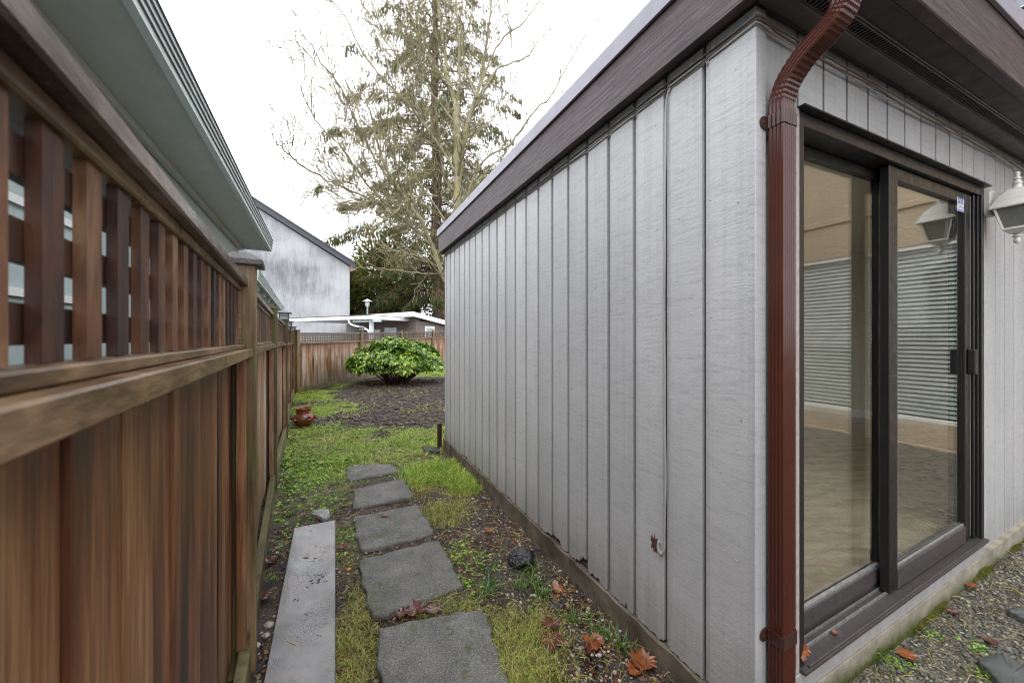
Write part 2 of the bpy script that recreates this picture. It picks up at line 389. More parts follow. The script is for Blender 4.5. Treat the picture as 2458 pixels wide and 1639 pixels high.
M_peb = pebble_mat('pebbles', [(0, (.30,.25,.18)), (.25, (.16,.13,.10)), (.4, (.42,.37,.28)), (.55, (.10,.09,.085)), (.7, (.12,.05,.04)), (.85, (.34,.30,.26))])
M_grav = pebble_mat('gravel_chips', [(0, (.085,.082,.07)), (.22, (.13,.12,.095)), (.4, (.055,.055,.052)), (.55, (.19,.175,.13)), (.68, (.09,.10,.075)), (.82, (.30,.28,.22)), (.92, (.05,.04,.035))])
M_rock = Mat('wet_black_rock', .22, .6); M_rock.col(M_rock.ramp(M_rock.noise(9, 5), [(.3, (.008,.008,.009)), (.7, (.03,.03,.034))])); M_rock.bump(M_rock.noise(45, 4), 1., .02); M_rock = M_rock.m
def terra():
    m = Mat('glazed_terracotta', .22, .5); m.col(m.ramp(m.noise(8, 4), [(.3, (.12,.028,.012)), (.7, (.21,.058,.022))])); return m.m
M_terra = terra()
M_greengl = plain('green_glaze', (.11,.12,.03), .25)
M_soil = plain('potting_soil', (.02,.014,.01), .9)
M_lampblk = plain('black_lantern', (.02,.02,.022), .35)
M_lampgl = plain('frosted_lantern_glass', (.38,.40,.42), .3)
def plank_mat():
    m = Mat('wet_grey_plank', .12, .6)
    s1 = m.ramp(m.noise(210, 1, .5), [(.52, 0.), (.57, 1.)]); den = m.ramp(m.noise(4.5, 3), [(.40, .3), (.55, 1.)])
    c = m.ramp(m.noise(2.6, 4), [(.35, (.14,.142,.145)), (.5, (.22,.22,.225)), (.65, (.29,.25,.24))])
    dm = m.math('MULTIPLY', s1, den)
    m.col(m.mix(m.math('MULTIPLY', dm, .85), c, (.035,.03,.027))); m.rough(m.mix(dm, m.ramp(m.noise(6, 4), [(.35, .07), (.65, .28)]), .55)); m.bump(s1, .2, .001); return m.m
M_plank = plank_mat()

# ------------------------------------------------------------------ ground
def axis(segs):
    out = []
    for a, b, st in segs: out += list(np.arange(a, b-1e-6, st))
    return np.array(out+[segs[-1][1]])
gx = axis([(-400,-60,20),(-60,-12,2),(-12,-5,.25),(-5,-2.2,.06),(-2.2,.8,.022),(.8,3.2,.035),(3.2,9,.25),(9,60,3),(60,400,20)])
gy = axis([(-60,-8,4),(-8,.4,.25),(.4,1.2,.04),(1.2,4.2,.022),(4.2,8,.05),(8,20,.2),(20,60,2),(60,600,20)])
XX, YY = np.meshgrid(gx, gy)
ZZ = G(XX, YY)
def vnoise(x, y, s, seed):
    r = np.random.default_rng(seed).random((64, 64)); x = x*s; y = y*s
    xi = np.floor(x).astype(int); yi = np.floor(y).astype(int); fx = x-xi; fy = y-yi; fx = fx*fx*(3-2*fx); fy = fy*fy*(3-2*fy)
    q = lambda i, j: r[i % 64, j % 64]
    return (q(xi,yi)*(1-fx)+q(xi+1,yi)*fx)*(1-fy)+(q(xi,yi+1)*(1-fx)+q(xi+1,yi+1)*fx)*fy-.5
def micro(x, y):
    return .022*vnoise(x,y,2.3,1)+.016*vnoise(x,y,6.1,2)+.012*vnoise(x,y,15,3)+.008*vnoise(x,y,34,4)
near = np.clip(1-(np.hypot(XX, YY-3)-14)/10, 0, 1)
ZZ = ZZ + micro(XX, YY)*near
n0, n1 = XX.shape
idx = np.arange(n0*n1).reshape(n0, n1)
gf = np.stack([idx[:-1,:-1], idx[:-1,1:], idx[1:,1:], idx[1:,:-1]], -1).reshape(-1, 4)
m = Mat('wet_earth', .55, .45)
e = m.ramp(m.noise(5, 6, .65), [(.38, (.012,.008,.006)), (.5, (.034,.023,.018)), (.63, (.066,.048,.040))])
e = m.mix(.8, e, m.ramp(m.noise(60, 4, .7), [(.40, .3), (.62, 1.6)]), 'MULTIPLY')
gr = m.ramp(m.voro(95, None, 'Color'), [(.1, (.035,.033,.028)), (.5, (.09,.085,.07)), (.9, (.18,.165,.13))])
e = m.mix(m.attr('gravel'), e, gr)
green = m.ramp(m.noise(30, 5, .7), [(.40, (.04,.06,.008)), (.5, (.13,.165,.016)), (.62, (.27,.29,.035))])
e = m.mix(m.math('MULTIPLY', m.attr('green'), m.ramp(m.noise(14, 5, .7), [(.42, .1), (.56, .85)])), e, green)
m.col(e); m.rough(m.ramp(m.noise(9, 4), [(.35, .32), (.65, .75)])); m.bump(m.math('ADD', m.noise(38, 5, .7), m.math('MULTIPLY', m.voro(60), .5)), .9, .012)
ground = obj('ground', (np.stack([XX, YY, ZZ], -1).reshape(-1, 3), gf), m.m, kind='structure', smooth=True)
UU = (XX-Cc[0])*bb[0]+(YY-Cc[1])*bb[1]; WW = (XX-Cc[0])*aa[0]+(YY-Cc[1])*aa[1]
gv = np.clip((UU-.03-WW*.35)/.15+vnoise(XX,YY,7,9)*1.2, 0, 1)*np.clip((.4-WW)/.2, 0, 1)

# planting density, in ground coordinates (patch centres found from the photo)
def patch(px, py, rx, ry, amp):
    X, Y, _ = gp(px, py); return (X, Y, rx, ry, amp)
LUSH = [patch(880,1090,.95,.9,1.), patch(800,1060,.8,.8,.9), patch(980,1065,.7,.6,.9), patch(1060,1130,.42,.36,1.3), patch(1130,1160,.22,.22,1.3), patch(740,1035,.6,.7,.8),
        patch(1040,1035,.5,.35,.7), (-2.4,17.,3.,2.4,1.5), patch(760,985,.9,1.0,.8), patch(730,950,.9,1.6,.8), patch(800,925,1.3,1.0,.45)]
YELL = [patch(1000,1190,.18,.25,.8), patch(1060,1230,.24,.24,1.1), patch(1010,1230,.15,.2,.8), patch(1100,1180,.2,.15,.7), patch(1120,1480,.20,.22,.8), patch(1240,1530,.22,.22,1.1), patch(1270,1600,.25,.14,1.1), patch(1180,1600,.1,.12,.9), patch(1330,1600,.22,.12,.6),
        patch(850,1560,.10,.25,.85), patch(860,1460,.07,.2,.5), patch(1110,1450,.14,.1,.5)]
CLOV = [patch(715,1165,.30,.4,1.1), patch(760,1210,.30,.35,1.), patch(680,1230,.18,.3,.8), patch(690,1290,.14,.25,.7), patch(820,1200,.12,.3,.6), patch(830,1290,.12,.25,1.), patch(840,1350,.10,.2,.8), patch(700,1100,.35,.5,.9),
        patch(660,1340,.05,.12,.5), patch(1110,1330,.14,.14,.5), patch(1170,1350,.12,.1,.6), patch(1130,1400,.14,.1,.55), patch(770,1120,.4,.35,.6), patch(720,960,.8,1.2,.4), patch(890,1140,.3,.25,.4), patch(640,1390,.05,.1,.6), patch(960,1180,.2,.1,.4)]
def dens(x, y, L, wob=.55, s=3., seed=11):
    d = np.zeros_like(x)
    for (X, Y, rx, ry, am) in L:
        # patches stretch along the corridor
        dx = x-X; dy = y-Y
        p = dx*.885+dy*.466; q = -dx*.466+dy*.885
        d = np.maximum(d, am*np.clip(1.35-np.sqrt((p/rx)**2+(q/ry)**2), 0, 1))
    return np.clip(d + wob*2*vnoise(x, y, s, seed)*np.clip(d*3, 0, 1) + .35*vnoise(x, y, 11, seed+1)*np.clip(d*3, 0, 1), 0, 1.3)
grn = np.clip(dens(XX, YY, LUSH)*.9+dens(XX, YY, CLOV)*.5+dens(XX, YY, YELL)*.4, 0, 1)
for nm, arr in (('gravel', gv), ('green', grn)):
    at_ = ground.data.attributes.new(nm, 'FLOAT', 'POINT'); at_.data.foreach_set('value', arr.ravel().astype(np.float32))
def gz(x, y): return G(x, y)+micro(x, y)

# ------------------------------------------------------------------ annex (grey siding building)
def ub(px, w=0):
    k = (px-CX)/F; P = Cc+w*aa
    return (k*P[1]-P[0])/(bb[0]-k*bb[1])
def zb(px, py, w=0):
    u = ub(px, w); Y = Cc[1]+u*bb[1]+w*aa[1]
    return CAMZ+(HZ-py)/F*Y-BZ*u
annex = thing('annex_building', 'low annex clad in grey painted vertical boards with dark fascia and sliding door', 'building')
TA = lambda s, d, z: T(d, s, z)        # long wall: s along, d inwards
TB = lambda s, d, z: T(s, d, z)        # door wall
def board(s0, s1, z0, z1, t, lip=.032, jag=None, thick=.018, rec=.009, d0=0.0):
    mb = MB(); z0j = jag or [(0, 0), (1, 0)]
    sm = s1-lip
    bot = [(s0+(sm-s0)*q, z0+dz) for q, dz in z0j]
    poly = [(s0, z1)]+bot+[(sm, z1)]
    mb.prism([t(s, d0, z) for s, z in poly], [t(s, d0+thick, z) for s, z in poly])
    mb.box(sm+.0003, s1-(.009 if lip > .01 else .001), d0+rec, d0+thick, z0+bot[-1][1]-z0, z1, t)
    return mb
def jagged(n, amp, seed, base=0, holes=()):
    r = random.Random(seed); out = []
    for i in range(n+1):
        q = i/n; dz = base+amp*(r.random()**2)
        for (a, b, h) in holes:
            if a <= q <= b: dz += h*(.7+.5*r.random())
        out.append((q, dz))
    return out
W0 = [.0235]+[.201+.1837*k for k in range(21)]+[3.965]
JG = {6: [(.5, 1, .035)], 5: [(0, .35, .05), (.35, .6, .02)], 4: [(.4, .8, .012)], 7: [(.0, .4, .02)], 3: [(.25, .32, .04)], 10: [(.6, .7, .03)], 11: [(.1, .2, .03)], 14: [(.3, .5, .02)], 16: [(.5, .7, .03)], 21: [(.2, .9, .05)]}
for i in range(len(W0)-1):
    obj('siding_board', board(W0[i]+.0015, W0[i+1], .141+.004*random.random(), 2.60, TA, lip=.030, jag=jagged(14, .012 if i < 18 else .006, i, 0, JG.get(i, ()))), M_siding, annex, bevel=.0015)
mb = MB(); mb.box(.03, 3.96, .0185, .05, .15, 2.6, TA)
M_back = plain('dirty_groove_paint', (.055,.048,.044), .8)
obj('wall_backing', mb, M_back, annex)
nails = MB(); rn = random.Random(12)
for i in range(len(W0)-1):
    for q in (.22, .72):
        for z in np.arange(.25, 2.45, .42):
            if rn.random() < .6:
                s_, z_ = W0[i]+(W0[i+1]-W0[i])*q+rn.gauss(0,.006), z+rn.gauss(0,.02); k_ = .0042
                nails.prism([TA(s_+k_*math.cos(a), .0005, z_+k_*math.sin(a)) for a in np.linspace(0, 5.24, 6)], [TA(s_+k_*.7*math.cos(a), -.0016, z_+k_*.7*math.sin(a)) for a in np.linspace(0, 5.24, 6)])
obj('nail_heads', nails, M_siding, annex, kind='stuff')
# door wall
GB = [.0595, .269]+[.269+.1752*k for k in range(1, 29)]
DW = .013
DL, DR, DT, DBt = .2486, 2.114, 2.266, .234
mb = MB(); mb.box(.0, .057, .0005, .03, .10, 2.6, TB)
obj('corner_trim', mb, M_siding, annex, bevel=.003)
for i in range(len(GB)-1):
    s0, s1 = GB[i]+.0072, GB[i+1]-.0072
    if s1 > 5.15: break
    if s1 < DL: segs = [(s0, s1, .16, 2.6)]
    elif s0 < DL: segs = [(s0, DL-.004, .16, 2.6), (DL-.003, s1, DT+.008, 2.6)]
    elif s1 < DR+.03: segs = [(s0, s1, DT+.008, 2.6)]
    elif s0 < DR: segs = [(s0, s1, DT+.008, 2.6)]
    else: segs = [(s0, s1, .15, 2.6)]
    if s0 < 2.16 and s1 > DR+.02 and s0 < DR: segs.append((DR+.045, s1, .15, DT+.006))
    for a, b, z0, z1 in segs:
        mb = MB(); mb.box(a, b, DW, DW+.017, z0, z1, TB); obj('siding_board', mb, M_siding, annex, bevel=.0015)
mb = MB(); mb.box(.058, DL, DW+.0175, .09, .15, 2.6, TB); mb.box(DL, DR, DW+.0175, .09, DT+.01, 2.6, TB); mb.box(DR, 5.18, DW+.0175, .09, .15, 2.6, TB)
obj('wall_backing', mb, M_back, annex)
mb = MB(); mb.box(DR+.002, DR+.043, .004, .03, .15, DT+.005, TB); obj('door_casing', mb, M_siding, annex, bevel=.002)
mb = MB(); mb.box(DL-.022, DL-.002, -.004, .03, .236, DT+.004, TB); obj('door_casing', mb, M_trimpink, annex, bevel=.002)
mb = MB(); mb.box(.058, DR+.004, -.006, .04, .160, .2335, TB); obj('sill_board', mb, M_siding, annex, bevel=.003)
# foundation
mb = MB(); n = 60
for i in range(n):
    s0, s1 = 3.99*i/n, 3.99*(i+1)/n
    j0, j1 = .004*math.sin(i*1.7)+.003*math.sin(i*4.1), .004*math.sin((i+1)*1.7)+.003*math.sin((i+1)*4.1)
    mb.hexa([TA(s0,-.016+j0,-.4),TA(s0,.03,-.4),TA(s1,.03,-.4),TA(s1,-.016+j1,-.4),TA(s0,-.012+j0,.139),TA(s0,.03,.1405),TA(s1,.03,.1405),TA(s1,-.012+j1,.139)])
bmv = mb; obj('foundation', bmv, M_found, annex)
mb = MB(); mb.box(.0305, 5.18, -.012, .1, -.4, .1595, TB); obj('foundation', mb, M_found2, annex)
# moss ledge at the foot of the door wall
mb = MB(); prev = None
for i in range(180):
    s = .03+i*.0165; hh = .072+.010*math.sin(i*.11)+.008*math.sin(i*.37+1)+.003*random.random(); dd = -.016-.003*random.random()-.007*math.sin(i*.17)
    q = [TB(s, -.011, hh+.018), TB(s, dd*.6, hh+.008), TB(s, dd, hh-.02), TB(s, dd-.014, .03), TB(s, -.011, .02)]
    if prev: mb.add(prev+q, [(0,1,6,5),(1,2,7,6),(2,3,8,7),(3,4,9,8)])
    prev = q
obj('moss_strip', mb, M_moss, annex, smooth=True, kind='stuff')
# fascia, flashing, roof, soffit
FZ0, FZ1, FZ2 = 2.547, 2.777, 2.86
mb = MB(); mb.box(-.062, -.022, -.24, 4.025, FZ0, FZ1-.001, T); obj('fascia_board', mb, M_fascia, annex, bevel=.004)
mb = MB(); mb.box(-.0215, 5.19, -.24, -.20, FZ0, FZ1-.001, T); obj('fascia_board', mb, M_fascia, annex, bevel=.004)
mb = MB(); mb.box(-.0215, 5.19, 3.985, 4.025, FZ0, FZ1-.001, T); obj('fascia_board', mb, M_fascia, annex, bevel=.004)
mb = MB()
mb.box(-.078, -.063, -.256, 4.04, FZ1-.004, FZ2, T); mb.box(-.0625, 5.19, -.256, -.241, FZ1-.004, FZ2, T); mb.box(-.0625, 5.19, 4.026, 4.04, FZ1-.004, FZ2, T)
obj('flashing', mb, M_flash, annex, bevel=.002)
mb = MB(); K0, K1, K2, K3 = .25, 1.28, .7, 3.4        # roof round an unseen glazed opening, added to brighten the room
mb.box(-.0622, K0, -.2405, 4.0255, FZ1, FZ2-.004, T); mb.box(K1, 5.19, -.2405, 4.0255, FZ1, FZ2-.004, T); mb.box(K0, K1, -.2405, K2, FZ1, FZ2-.004, T); mb.box(K0, K1, K3, 4.0255, FZ1, FZ2-.004, T)
obj('roof', mb, M_roof, annex)
mb = MB(); mb.box(K0-.04, K0, K2-.04, K3+.04, 2.45, FZ2+.06, T); mb.box(K1, K1+.04, K2-.04, K3+.04, 2.45, FZ2+.06, T); mb.box(K0, K1, K2-.04, K2, 2.45, FZ2+.06, T); mb.box(K0, K1, K3, K3+.04, 2.45, FZ2+.06, T)
sk = obj('added_skylight', mb, M_white, annex)
for k in range(3):
    mb = MB(); u0 = K0+k*(K1-K0)/3; mb.box(u0+.01, u0+(K1-K0)/3-.01, K2+.005, K3-.005, FZ2+.05, FZ2+.058, T); obj('pane', mb, M_glass2, sk)
mb = MB(); mb.box(-.0215, 5.19, -.199, -.116, FZ0+.004, FZ0+.02, T); mb.box(-.0215, 5.19, -.076, .005, FZ0+.008, FZ0+.02, T); mb.box(-.0215, -.0005, .0055, 3.98, FZ0+.006, FZ0+.02, T)
obj('soffit', mb, M_under, annex)
mb = MB(); mb.box(-.02, 5.19, -.076, -.02, FZ0-.008, FZ0+.007, T); obj('soffit_trim', mb, M_softrim, annex, bevel=.002)
vent = MB(); vent.box(.02, 4.6, -.119, -.1145, FZ0-.002, FZ0+.0035, T); vent.box(.02, 4.6, -.1275, -.1225, FZ0-.001, FZ0+.0035, T); vent.box(.02, 4.6, -.0805, -.0765, FZ0-.0005, FZ0+.003, T)
for i in range(250): vent.box(.03+i*.0182, .03+i*.0182+.0042, -.1144, -.0806, FZ0-.0006, FZ0+.002, T)
obj('vent_grille', vent, M_vent, annex, kind='stuff')
mb = MB(); mb.box(.02, 4.6, -.1155, -.0765, FZ0+.045, FZ0+.05, T); obj('vent_box', mb, M_black, annex)
# interior
mb = MB(); mb.box(.095, .209, .092, 3.95, 2.46, 2.5, T); mb.box(1.321, 5.19, .092, 3.95, 2.46, 2.5, T); mb.box(.209, 1.321, .092, .659, 2.46, 2.5, T); mb.box(.209, 1.321, 3.441, 3.95, 2.46, 2.5, T); obj('ceiling', mb, M_inwall, annex)
mb = MB(); mb.box(.055, .094, .10, 3.95, .15, 2.5, T); mb.box(5.10, 5.14, .10, 3.95, .15, 2.46, T); mb.box(DR, 5.099, .093, .125, .15, 2.46, T); mb.box(.0945, DL, .093, .125, .15, 2.46, T); mb.box(DL, DR, .093, .125, DT+.03, 2.46, T)
obj('interior_wall', mb, M_inwall, annex)
mb = MB(); mb.box(.095, 5.099, 3.9, 3.95, .15, .95, T); mb.box(.095, 5.099, 3.9, 3.95, 2.3, 2.46, T)
for u in (.1, 1.7, 3.4, 5.0): mb.box(u, u+.08, 3.9, 3.95, .95, 2.3, T)
obj('added_window_wall', mb, M_inwall, annex)  # unseen window openings, added to let more daylight into the room
for k in range(20):
    mb = MB(); mb.box(.096, 5.098, .135+k*.19, .135+k*.19+.1885, .20, .2555, T); obj('floor_plank', mb, M_lam, annex)
mb = MB(); mb.box(5.085, 5.0995, .13, 3.9, .256, .36, T); obj('baseboard', mb, M_white, annex)

# ---- sliding door, a part of the annex
mb = MB()
mb.box(DL, DL+.032, -.002, .13, DBt, DT, TB); mb.box(DR-.035, DR, -.002, .13, DBt, DT, TB)
mb.box(DL+.0325, DR-.0355, .0, .13, DT-.05, DT-.001, TB)
mb.box(2.005, 2.02, .01, .05, .262, DT-.051, TB); mb.box(2.045, 2.055, .004, .04, .262, DT-.051, TB)
door = obj('sliding_door', mb, M_frame, annex, bevel=.002)
mb = MB(); mb.box(DL-.015, DR+.02, -.028, .012, DT+.0005, DT+.0065, TB); obj('drip_edge', mb, M_frame, door)
mb = MB(); mb.box(DL+.001, DR-.001, -.022, .128, DBt+.001, DBt+.016, TB)
mb.box(DL+.033, DR-.036, -.020, -.012, DBt+.0165, DBt+.026, TB)
mb.box(DL+.033, DR-.036, .075, .127, DBt+.0165, DBt+.04, TB)
obj('sill_track', mb, M_frame2, door, bevel=.0015)
mb = MB(); mb.box(DL+.033, DR-.036, .032, .036, DBt+.0165, DBt+.03, TB); mb.box(DL+.033, DR-.036, .060, .063, DBt+.0165, DBt+.028, TB)
obj('track_rail', mb, M_alu, door)
# fixed panel (inner track)
fp = MB(); fp.box(DL+.0325, DL+.058, .078, .108, .275, DT-.052, TB); fp.box(1.062, 1.125, .078, .108, .275, DT-.052, TB)
fp.box(DL+.0585, 1.0615, .078, .108, .275, .345, TB); fp.box(DL+.0585, 1.0615, .078, .108, DT-.092, DT-.053, TB)
fixed = obj('fixed_panel', fp, M_frame, door, bevel=.002)
mb = MB(); mb.box(DL+.0585, 1.0615, .074, .0885, .3452, .357, TB); obj('glazing_bead', mb, M_alu, door)
mb = MB(); mb.box(DL+.0585, 1.0615, .070, .0775, .276, .3445, TB); obj('bottom_rail', mb, M_frame2, door, bevel=.002)
mb = MB(); mb.box(DL+.056, 1.063, .090, .096, .343, DT-.09, TB); obj('pane', mb, M_glass, door)
# sliding leaf (outer track)
sp = MB(); SL, SR = 1.01, 1.995
sp.box(SL, SL+.082, .02, .055, .262, DT-.052, TB); sp.box(SR-.075, SR, .02, .055, .262, DT-.052, TB)
sp.box(SL+.0825, SR-.0755, .02, .055, DT-.112, DT-.053, TB)
obj('sliding_panel', sp, M_frame, door, bevel=.003)
mb = MB(); mb.box(SL+.0825, SR-.0755, .018, .056, .262, .352, TB); obj('bottom_rail', mb, M_frame2, door, bevel=.002)
mb = MB(); mb.box(SL+.0825, SR-.0755, .026, .034, .3525, .362, TB); obj('glazing_bead', mb, M_alu, door)
mb = MB(); mb.box(SL+.0825, SL+.092, .024, .05, .353, DT-.113, TB); obj('edge_strip', mb, M_trimpink, door)
mb = MB(); mb.box(SL+.080, SR-.073, .036, .042, .35, DT-.110, TB); obj('pane', mb, M_glass, door)
hb = MB(); hb.box(SR-.058, SR-.018, -.012, .0195, 1.20, 1.34, TB); obj('handle', hb, M_frame, door, bevel=.006, seg=3)
mb = MB(); mb.box(SR-.009, SR-.004, .0185, .0198, .28, DT-.06, TB); obj('edge_highlight_strip', mb, M_alu, door)
# sticker on the leaf
su0, su1 = ub(2298, .0185), ub(2313.5, .0185); sz1, sz0 = zb(2305, 475, .0185), zb(2305, 508, .0185)
M_lab = plain('white_label', (.75,.75,.75), .4, .5, 0, .02); M_lblue = plain('blue_print', (.012,.05,.32), .4); M_lviol = plain('pale_blue_band', (.24,.25,.55), .4)
mb = MB(); mb.box(su0, su1, .0178, .0196, sz0, sz1, TB); stick = obj('window_sticker', mb, M_lab, None, label='small white sticker with blue lettering on the sliding door frame', cat='sticker')
mb = MB(); mb.box(su0, su1, .0172, .0177, sz0, sz0+(sz1-sz0)*.16, TB); obj('blue_band', mb, M_lviol, stick)
mb = MB()
for q in range(3): mb.box(su0+.004, su1-.006+.002*(q % 2), .0172, .0177, sz0+(sz1-sz0)*(.24+.08*q), sz0+(sz1-sz0)*(.265+.08*q), TB)
obj('small_print', mb, M_lblue, stick)
cu = bpy.data.curves.new('t', 'FONT'); cu.body = 'snif'; cu.size = (su1-su0)*.62; cu.offset = .0012
to = bpy.data.objects.new('t', cu); COL.objects.link(to)
dg = bpy.context.evaluated_depsgraph_get(); tm = to.evaluated_get(dg).to_mesh()
tv = [v.co.copy() for v in tm.vertices]; tf = [tuple(p.vertices) for p in tm.polygons]
mxx = max(v.x for v in tv); kx = (su1-su0)*.86/mxx
mb = MB(); mb.add([TB(su0+(su1-su0)*.07+v.x*kx, .0173, sz0+(sz1-sz0)*.55+v.y*kx*1.35) for v in tv], tf)
COL.objects.unlink(to); bpy.data.objects.remove(to)
obj('sticker_lettering', mb, M_lblue, stick)

# ---- downspout
def rect_prof(hu, hw, ribs=True, sc=1.0):
    pts = []
    r = .008
    def side(a, b, nrm, k, flat):
        out = []
        for i in range(k+1):
            t_ = i/k; p = (a[0]+(b[0]-a[0])*t_, a[1]+(b[1]-a[1])*t_)
            d = 0 if (flat or i in (0, k)) else (-.0022 if i % 2 else 0)
            out.append((p[0]+nrm[0]*d, p[1]+nrm[1]*d))
        return out
    hu *= sc; hw *= sc
    pts += side((-hu+r, -hw), (hu-r, -hw), (0,-1), 10, False)
    pts += [(hu-r*.3, -hw+r*.3)]
    pts += side((hu, -hw+r), (hu, hw-r), (1,0), 6, False)
    pts += [(hu-r*.3, hw-r*.3)]
    pts += side((hu-r, hw), (-hu+r, hw), (0,1), 4, True)
    pts += [(-hu+r*.3, hw-r*.3)]
    pts += side((-hu, hw-r), (-hu, -hw+r), (-1,0), 6, False)
    pts += [(-hu+r*.3, -hw+r*.3)]
    return pts
UD = .09; HU, HW = .0377, .0255; WD = -.0305
spout = thing('downspout', 'glossy brown ribbed downspout on the corner of the grey annex', 'downspout')
B3 = Vector((*bb, BZ)); A3 = Vector((*aa, 0)); Z3 = Vector((0,0,1))
def dpath(pts, crimp=False):
    pts = [Vector(p) for p in pts]; out = []
    for i, (w, z, _) in enumerate(pts):
        d = pts[min(i+1, len(pts)-1)]-pts[max(i-1, 0)]
        tw, tz = d.x, d.y; L = math.hypot(tw, tz); tw /= L; tz /= L
        out.append((T(UD, w, z), tuple(B3), tuple(A3*tz - Z3*tw)))
    return out
mb = MB(); mb.sweep(dpath([(WD, z, 0) for z in (.02, .8, 1.5, 2.205)]), rect_prof(HU, HW)); obj('pipe', mb, M_pipe, spout)
ep = smooth_path([(WD,2.19,0),(WD,2.235,0),(-.052,2.295,0),(-.10,2.345,0),(-.158,2.378,0),(-.192,2.408,0),(-.206,2.45,0),(-.207,2.52,0),(-.207,2.60,0)], 8)
pa = dpath(ep); pr = rect_prof(HU, HW, sc=.97); mb = MB(); n = len(pr); o = 0
for i, (p, x, y) in enumerate(pa):
    bend = 1 if (9 <= i <= 26 or 31 <= i <= 50) else 0
    k = 1.0+(.075 if (bend and i % 2) else 0)+(.0 if bend else .04)
    dd = (-.0035 if (bend and i % 2 == 0) else 0)
    for (q, r_) in pr: mb.v.append(tuple(Vector(p)+Vector(x)*q*(1+dd*4)+Vector(y)*(r_*k)))
for i in range(len(pa)-1):
    for k in range(n): mb.f.append((i*n+k, i*n+(k+1)%n, (i+1)*n+(k+1)%n, (i+1)*n+k))
obj('elbow', mb, M_pipe, spout)
for z in (2.172, .449):
    mb = MB(); mb.sweep(dpath([(WD, z-.021, 0), (WD, z+.021, 0)]), rect_prof(HU+.003, HW+.003)); 
    st = obj('strap', mb, M_strap, spout)
    mb = MB(); c = [(.047+.0-.022-.012*math.cos(a), z+.021*math.sin(a)) for a in np.linspace(-math.pi/2, math.pi/2, 9)]
    poly = [(.052, z-.021)]+[( .040-.022*math.cos(a), z+.021*math.sin(a)) for a in np.linspace(-math.pi/2, math.pi/2, 9)]+[(.052, z+.021)]
    mb.prism([T(u, -.001, zz) for u, zz in poly], [T(u, -.0045, zz) for u, zz in poly]); obj('strap_tab', mb, M_strap, st)
    mb = MB(); mb.lathe([(.0045,0),(.004,.002),(.001,.0032)], (0,0,0), 10); mb.v = [tuple(Vector(T(.036, -.0046, z))+B3*v[0]+Z3*v[1]-A3*v[2]) for v in mb.v]; obj('screw', mb, M_strap, st)

# ---- cables
def wig(seed, a, ph): return lambda s: a*(math.sin(s*3.1+seed)+.5*math.sin(s*7.7+seed*2)+.3*math.sin(s*17+ph))
M_cable = plain('grey_cable', (.10,.09,.08), .5); M_cable2 = plain('tan_cable', (.12,.08,.045), .5); M_cabw = plain('painted_cable', (.28,.275,.27), .45)
for k, (mt, z, d, am, lab) in enumerate([(M_cable, 2.512, -.006, .002, 'grey cable clipped highest under the annex fascia'), (M_cable2, 2.498, -.009, .003, 'tan cable looping under the annex fascia below the grey one'), (M_cabw, 2.489, -.005, .004, 'painted cable stapled lowest of three under the annex fascia')]):
    w_ = wig(k, am, k); pts = []
    for i in range(80):
        s = 3.94*(1-i/79)+.0*i; clip = (s*1.6) % 1; sag = -.008*math.sin(clip*math.pi)*(k == 1)
        pts.append(T(d, s, z+w_(s)+sag))
    pts += [T(d-.004, -.004, z+.002), T(.01, d-.004, z+.002)]
    for i in range(1, 80):
        s = 3.6*i/79; clip = (s*1.25) % 1; sag = -.012*math.sin(clip*math.pi)*(k == 1)
        pts.append(T(s, d+(.0 if s < .06 else .004)-.004, z-.006+w_(s)*1.3+sag))
    mb = MB(); mb.tube(pts, .0038-.0006*k, 6); obj('cable', mb, mt, smooth=True, label=lab, cat='cable')
wc = .376
pts = [T(-.005, wc-.03, 2.49), T(-.006, wc-.015, 2.46), T(-.004, wc-.006, 2.40)]+[T(-.006, wc-.002+.003*math.sin(z*5)+.002*math.sin(z*13), z) for z in np.linspace(2.3, .60, 30)]
pts += [T(-.006, wc, .56), T(-.008, wc+.006, .535), T(-.010, wc+.016, .528), T(-.012, wc+.026, .54), T(-.010, wc+.030, .56), T(-.006, wc+.026, .572)]
mb = MB(); mb.tube(smooth_path(pts, 3), .005, 7); obj('cable', mb, M_cabw, smooth=True, label='painted cable dropping down the siding to a hooked end by a peeled patch', cat='cable')
# peeled paint patch
r_ = random.Random(3); poly = []
for i in range(26):
    an = 2*math.pi*i/26; rr = (.55+.75*r_.random()); poly.append((.437+.022*rr*math.cos(an), .548+.036*rr*math.sin(an)))
mb = MB(); mb.prism([T(-.0012, w, z) for w, z in poly], [T(.001, w, z) for w, z in poly]); obj('peeled_patch', mb, plain('bare_wood', (.07,.03,.022), .7), annex)
# brown pipe end at the far corner of the long wall
mb = MB(); mb.box(-.075, -.02, 4.0, 4.05, -.05, .33, T); obj('corner_stub', mb, M_strap, None, bevel=.006, label='dark brown downpipe stub at the far foot of the grey siding', cat='pipe')

# ---- wall lantern on the door wall
LU, LW = 2.16, -.108
lamp = thing('wall_lantern', 'cream wall lantern with smoked panes beside the sliding door', 'wall lamp')
lz = zb(2437, 410, LW)      # top of finial
def lb(prof, n, mat, name, parent=lamp, smooth=True, sq=False):
    mb = MB(); mb.lathe(prof, (0,0,0), n)
    ro = math.pi/4 if sq else 0
    vv = []
    for v in mb.v:
        x, y = v[0], v[1]
        vv.append(tuple(Vector(T(LU, LW, 0))+B3*x+A3*y+Z3*v[2]))
    mb.v = vv; return obj(name, mb, mat, parent, smooth=smooth)
lb([(.004,lz),(.010,lz-.006),(.011,lz-.014),(.006,lz-.024),(.013,lz-.034),(.016,lz-.040),(.010,lz-.044),(.014,lz-.052),(.020,lz-.062),(.016,lz-.068),(.018,lz-.088),(.026,lz-.094)], 16, M_cream, 'finial')
s2 = math.sqrt(2)
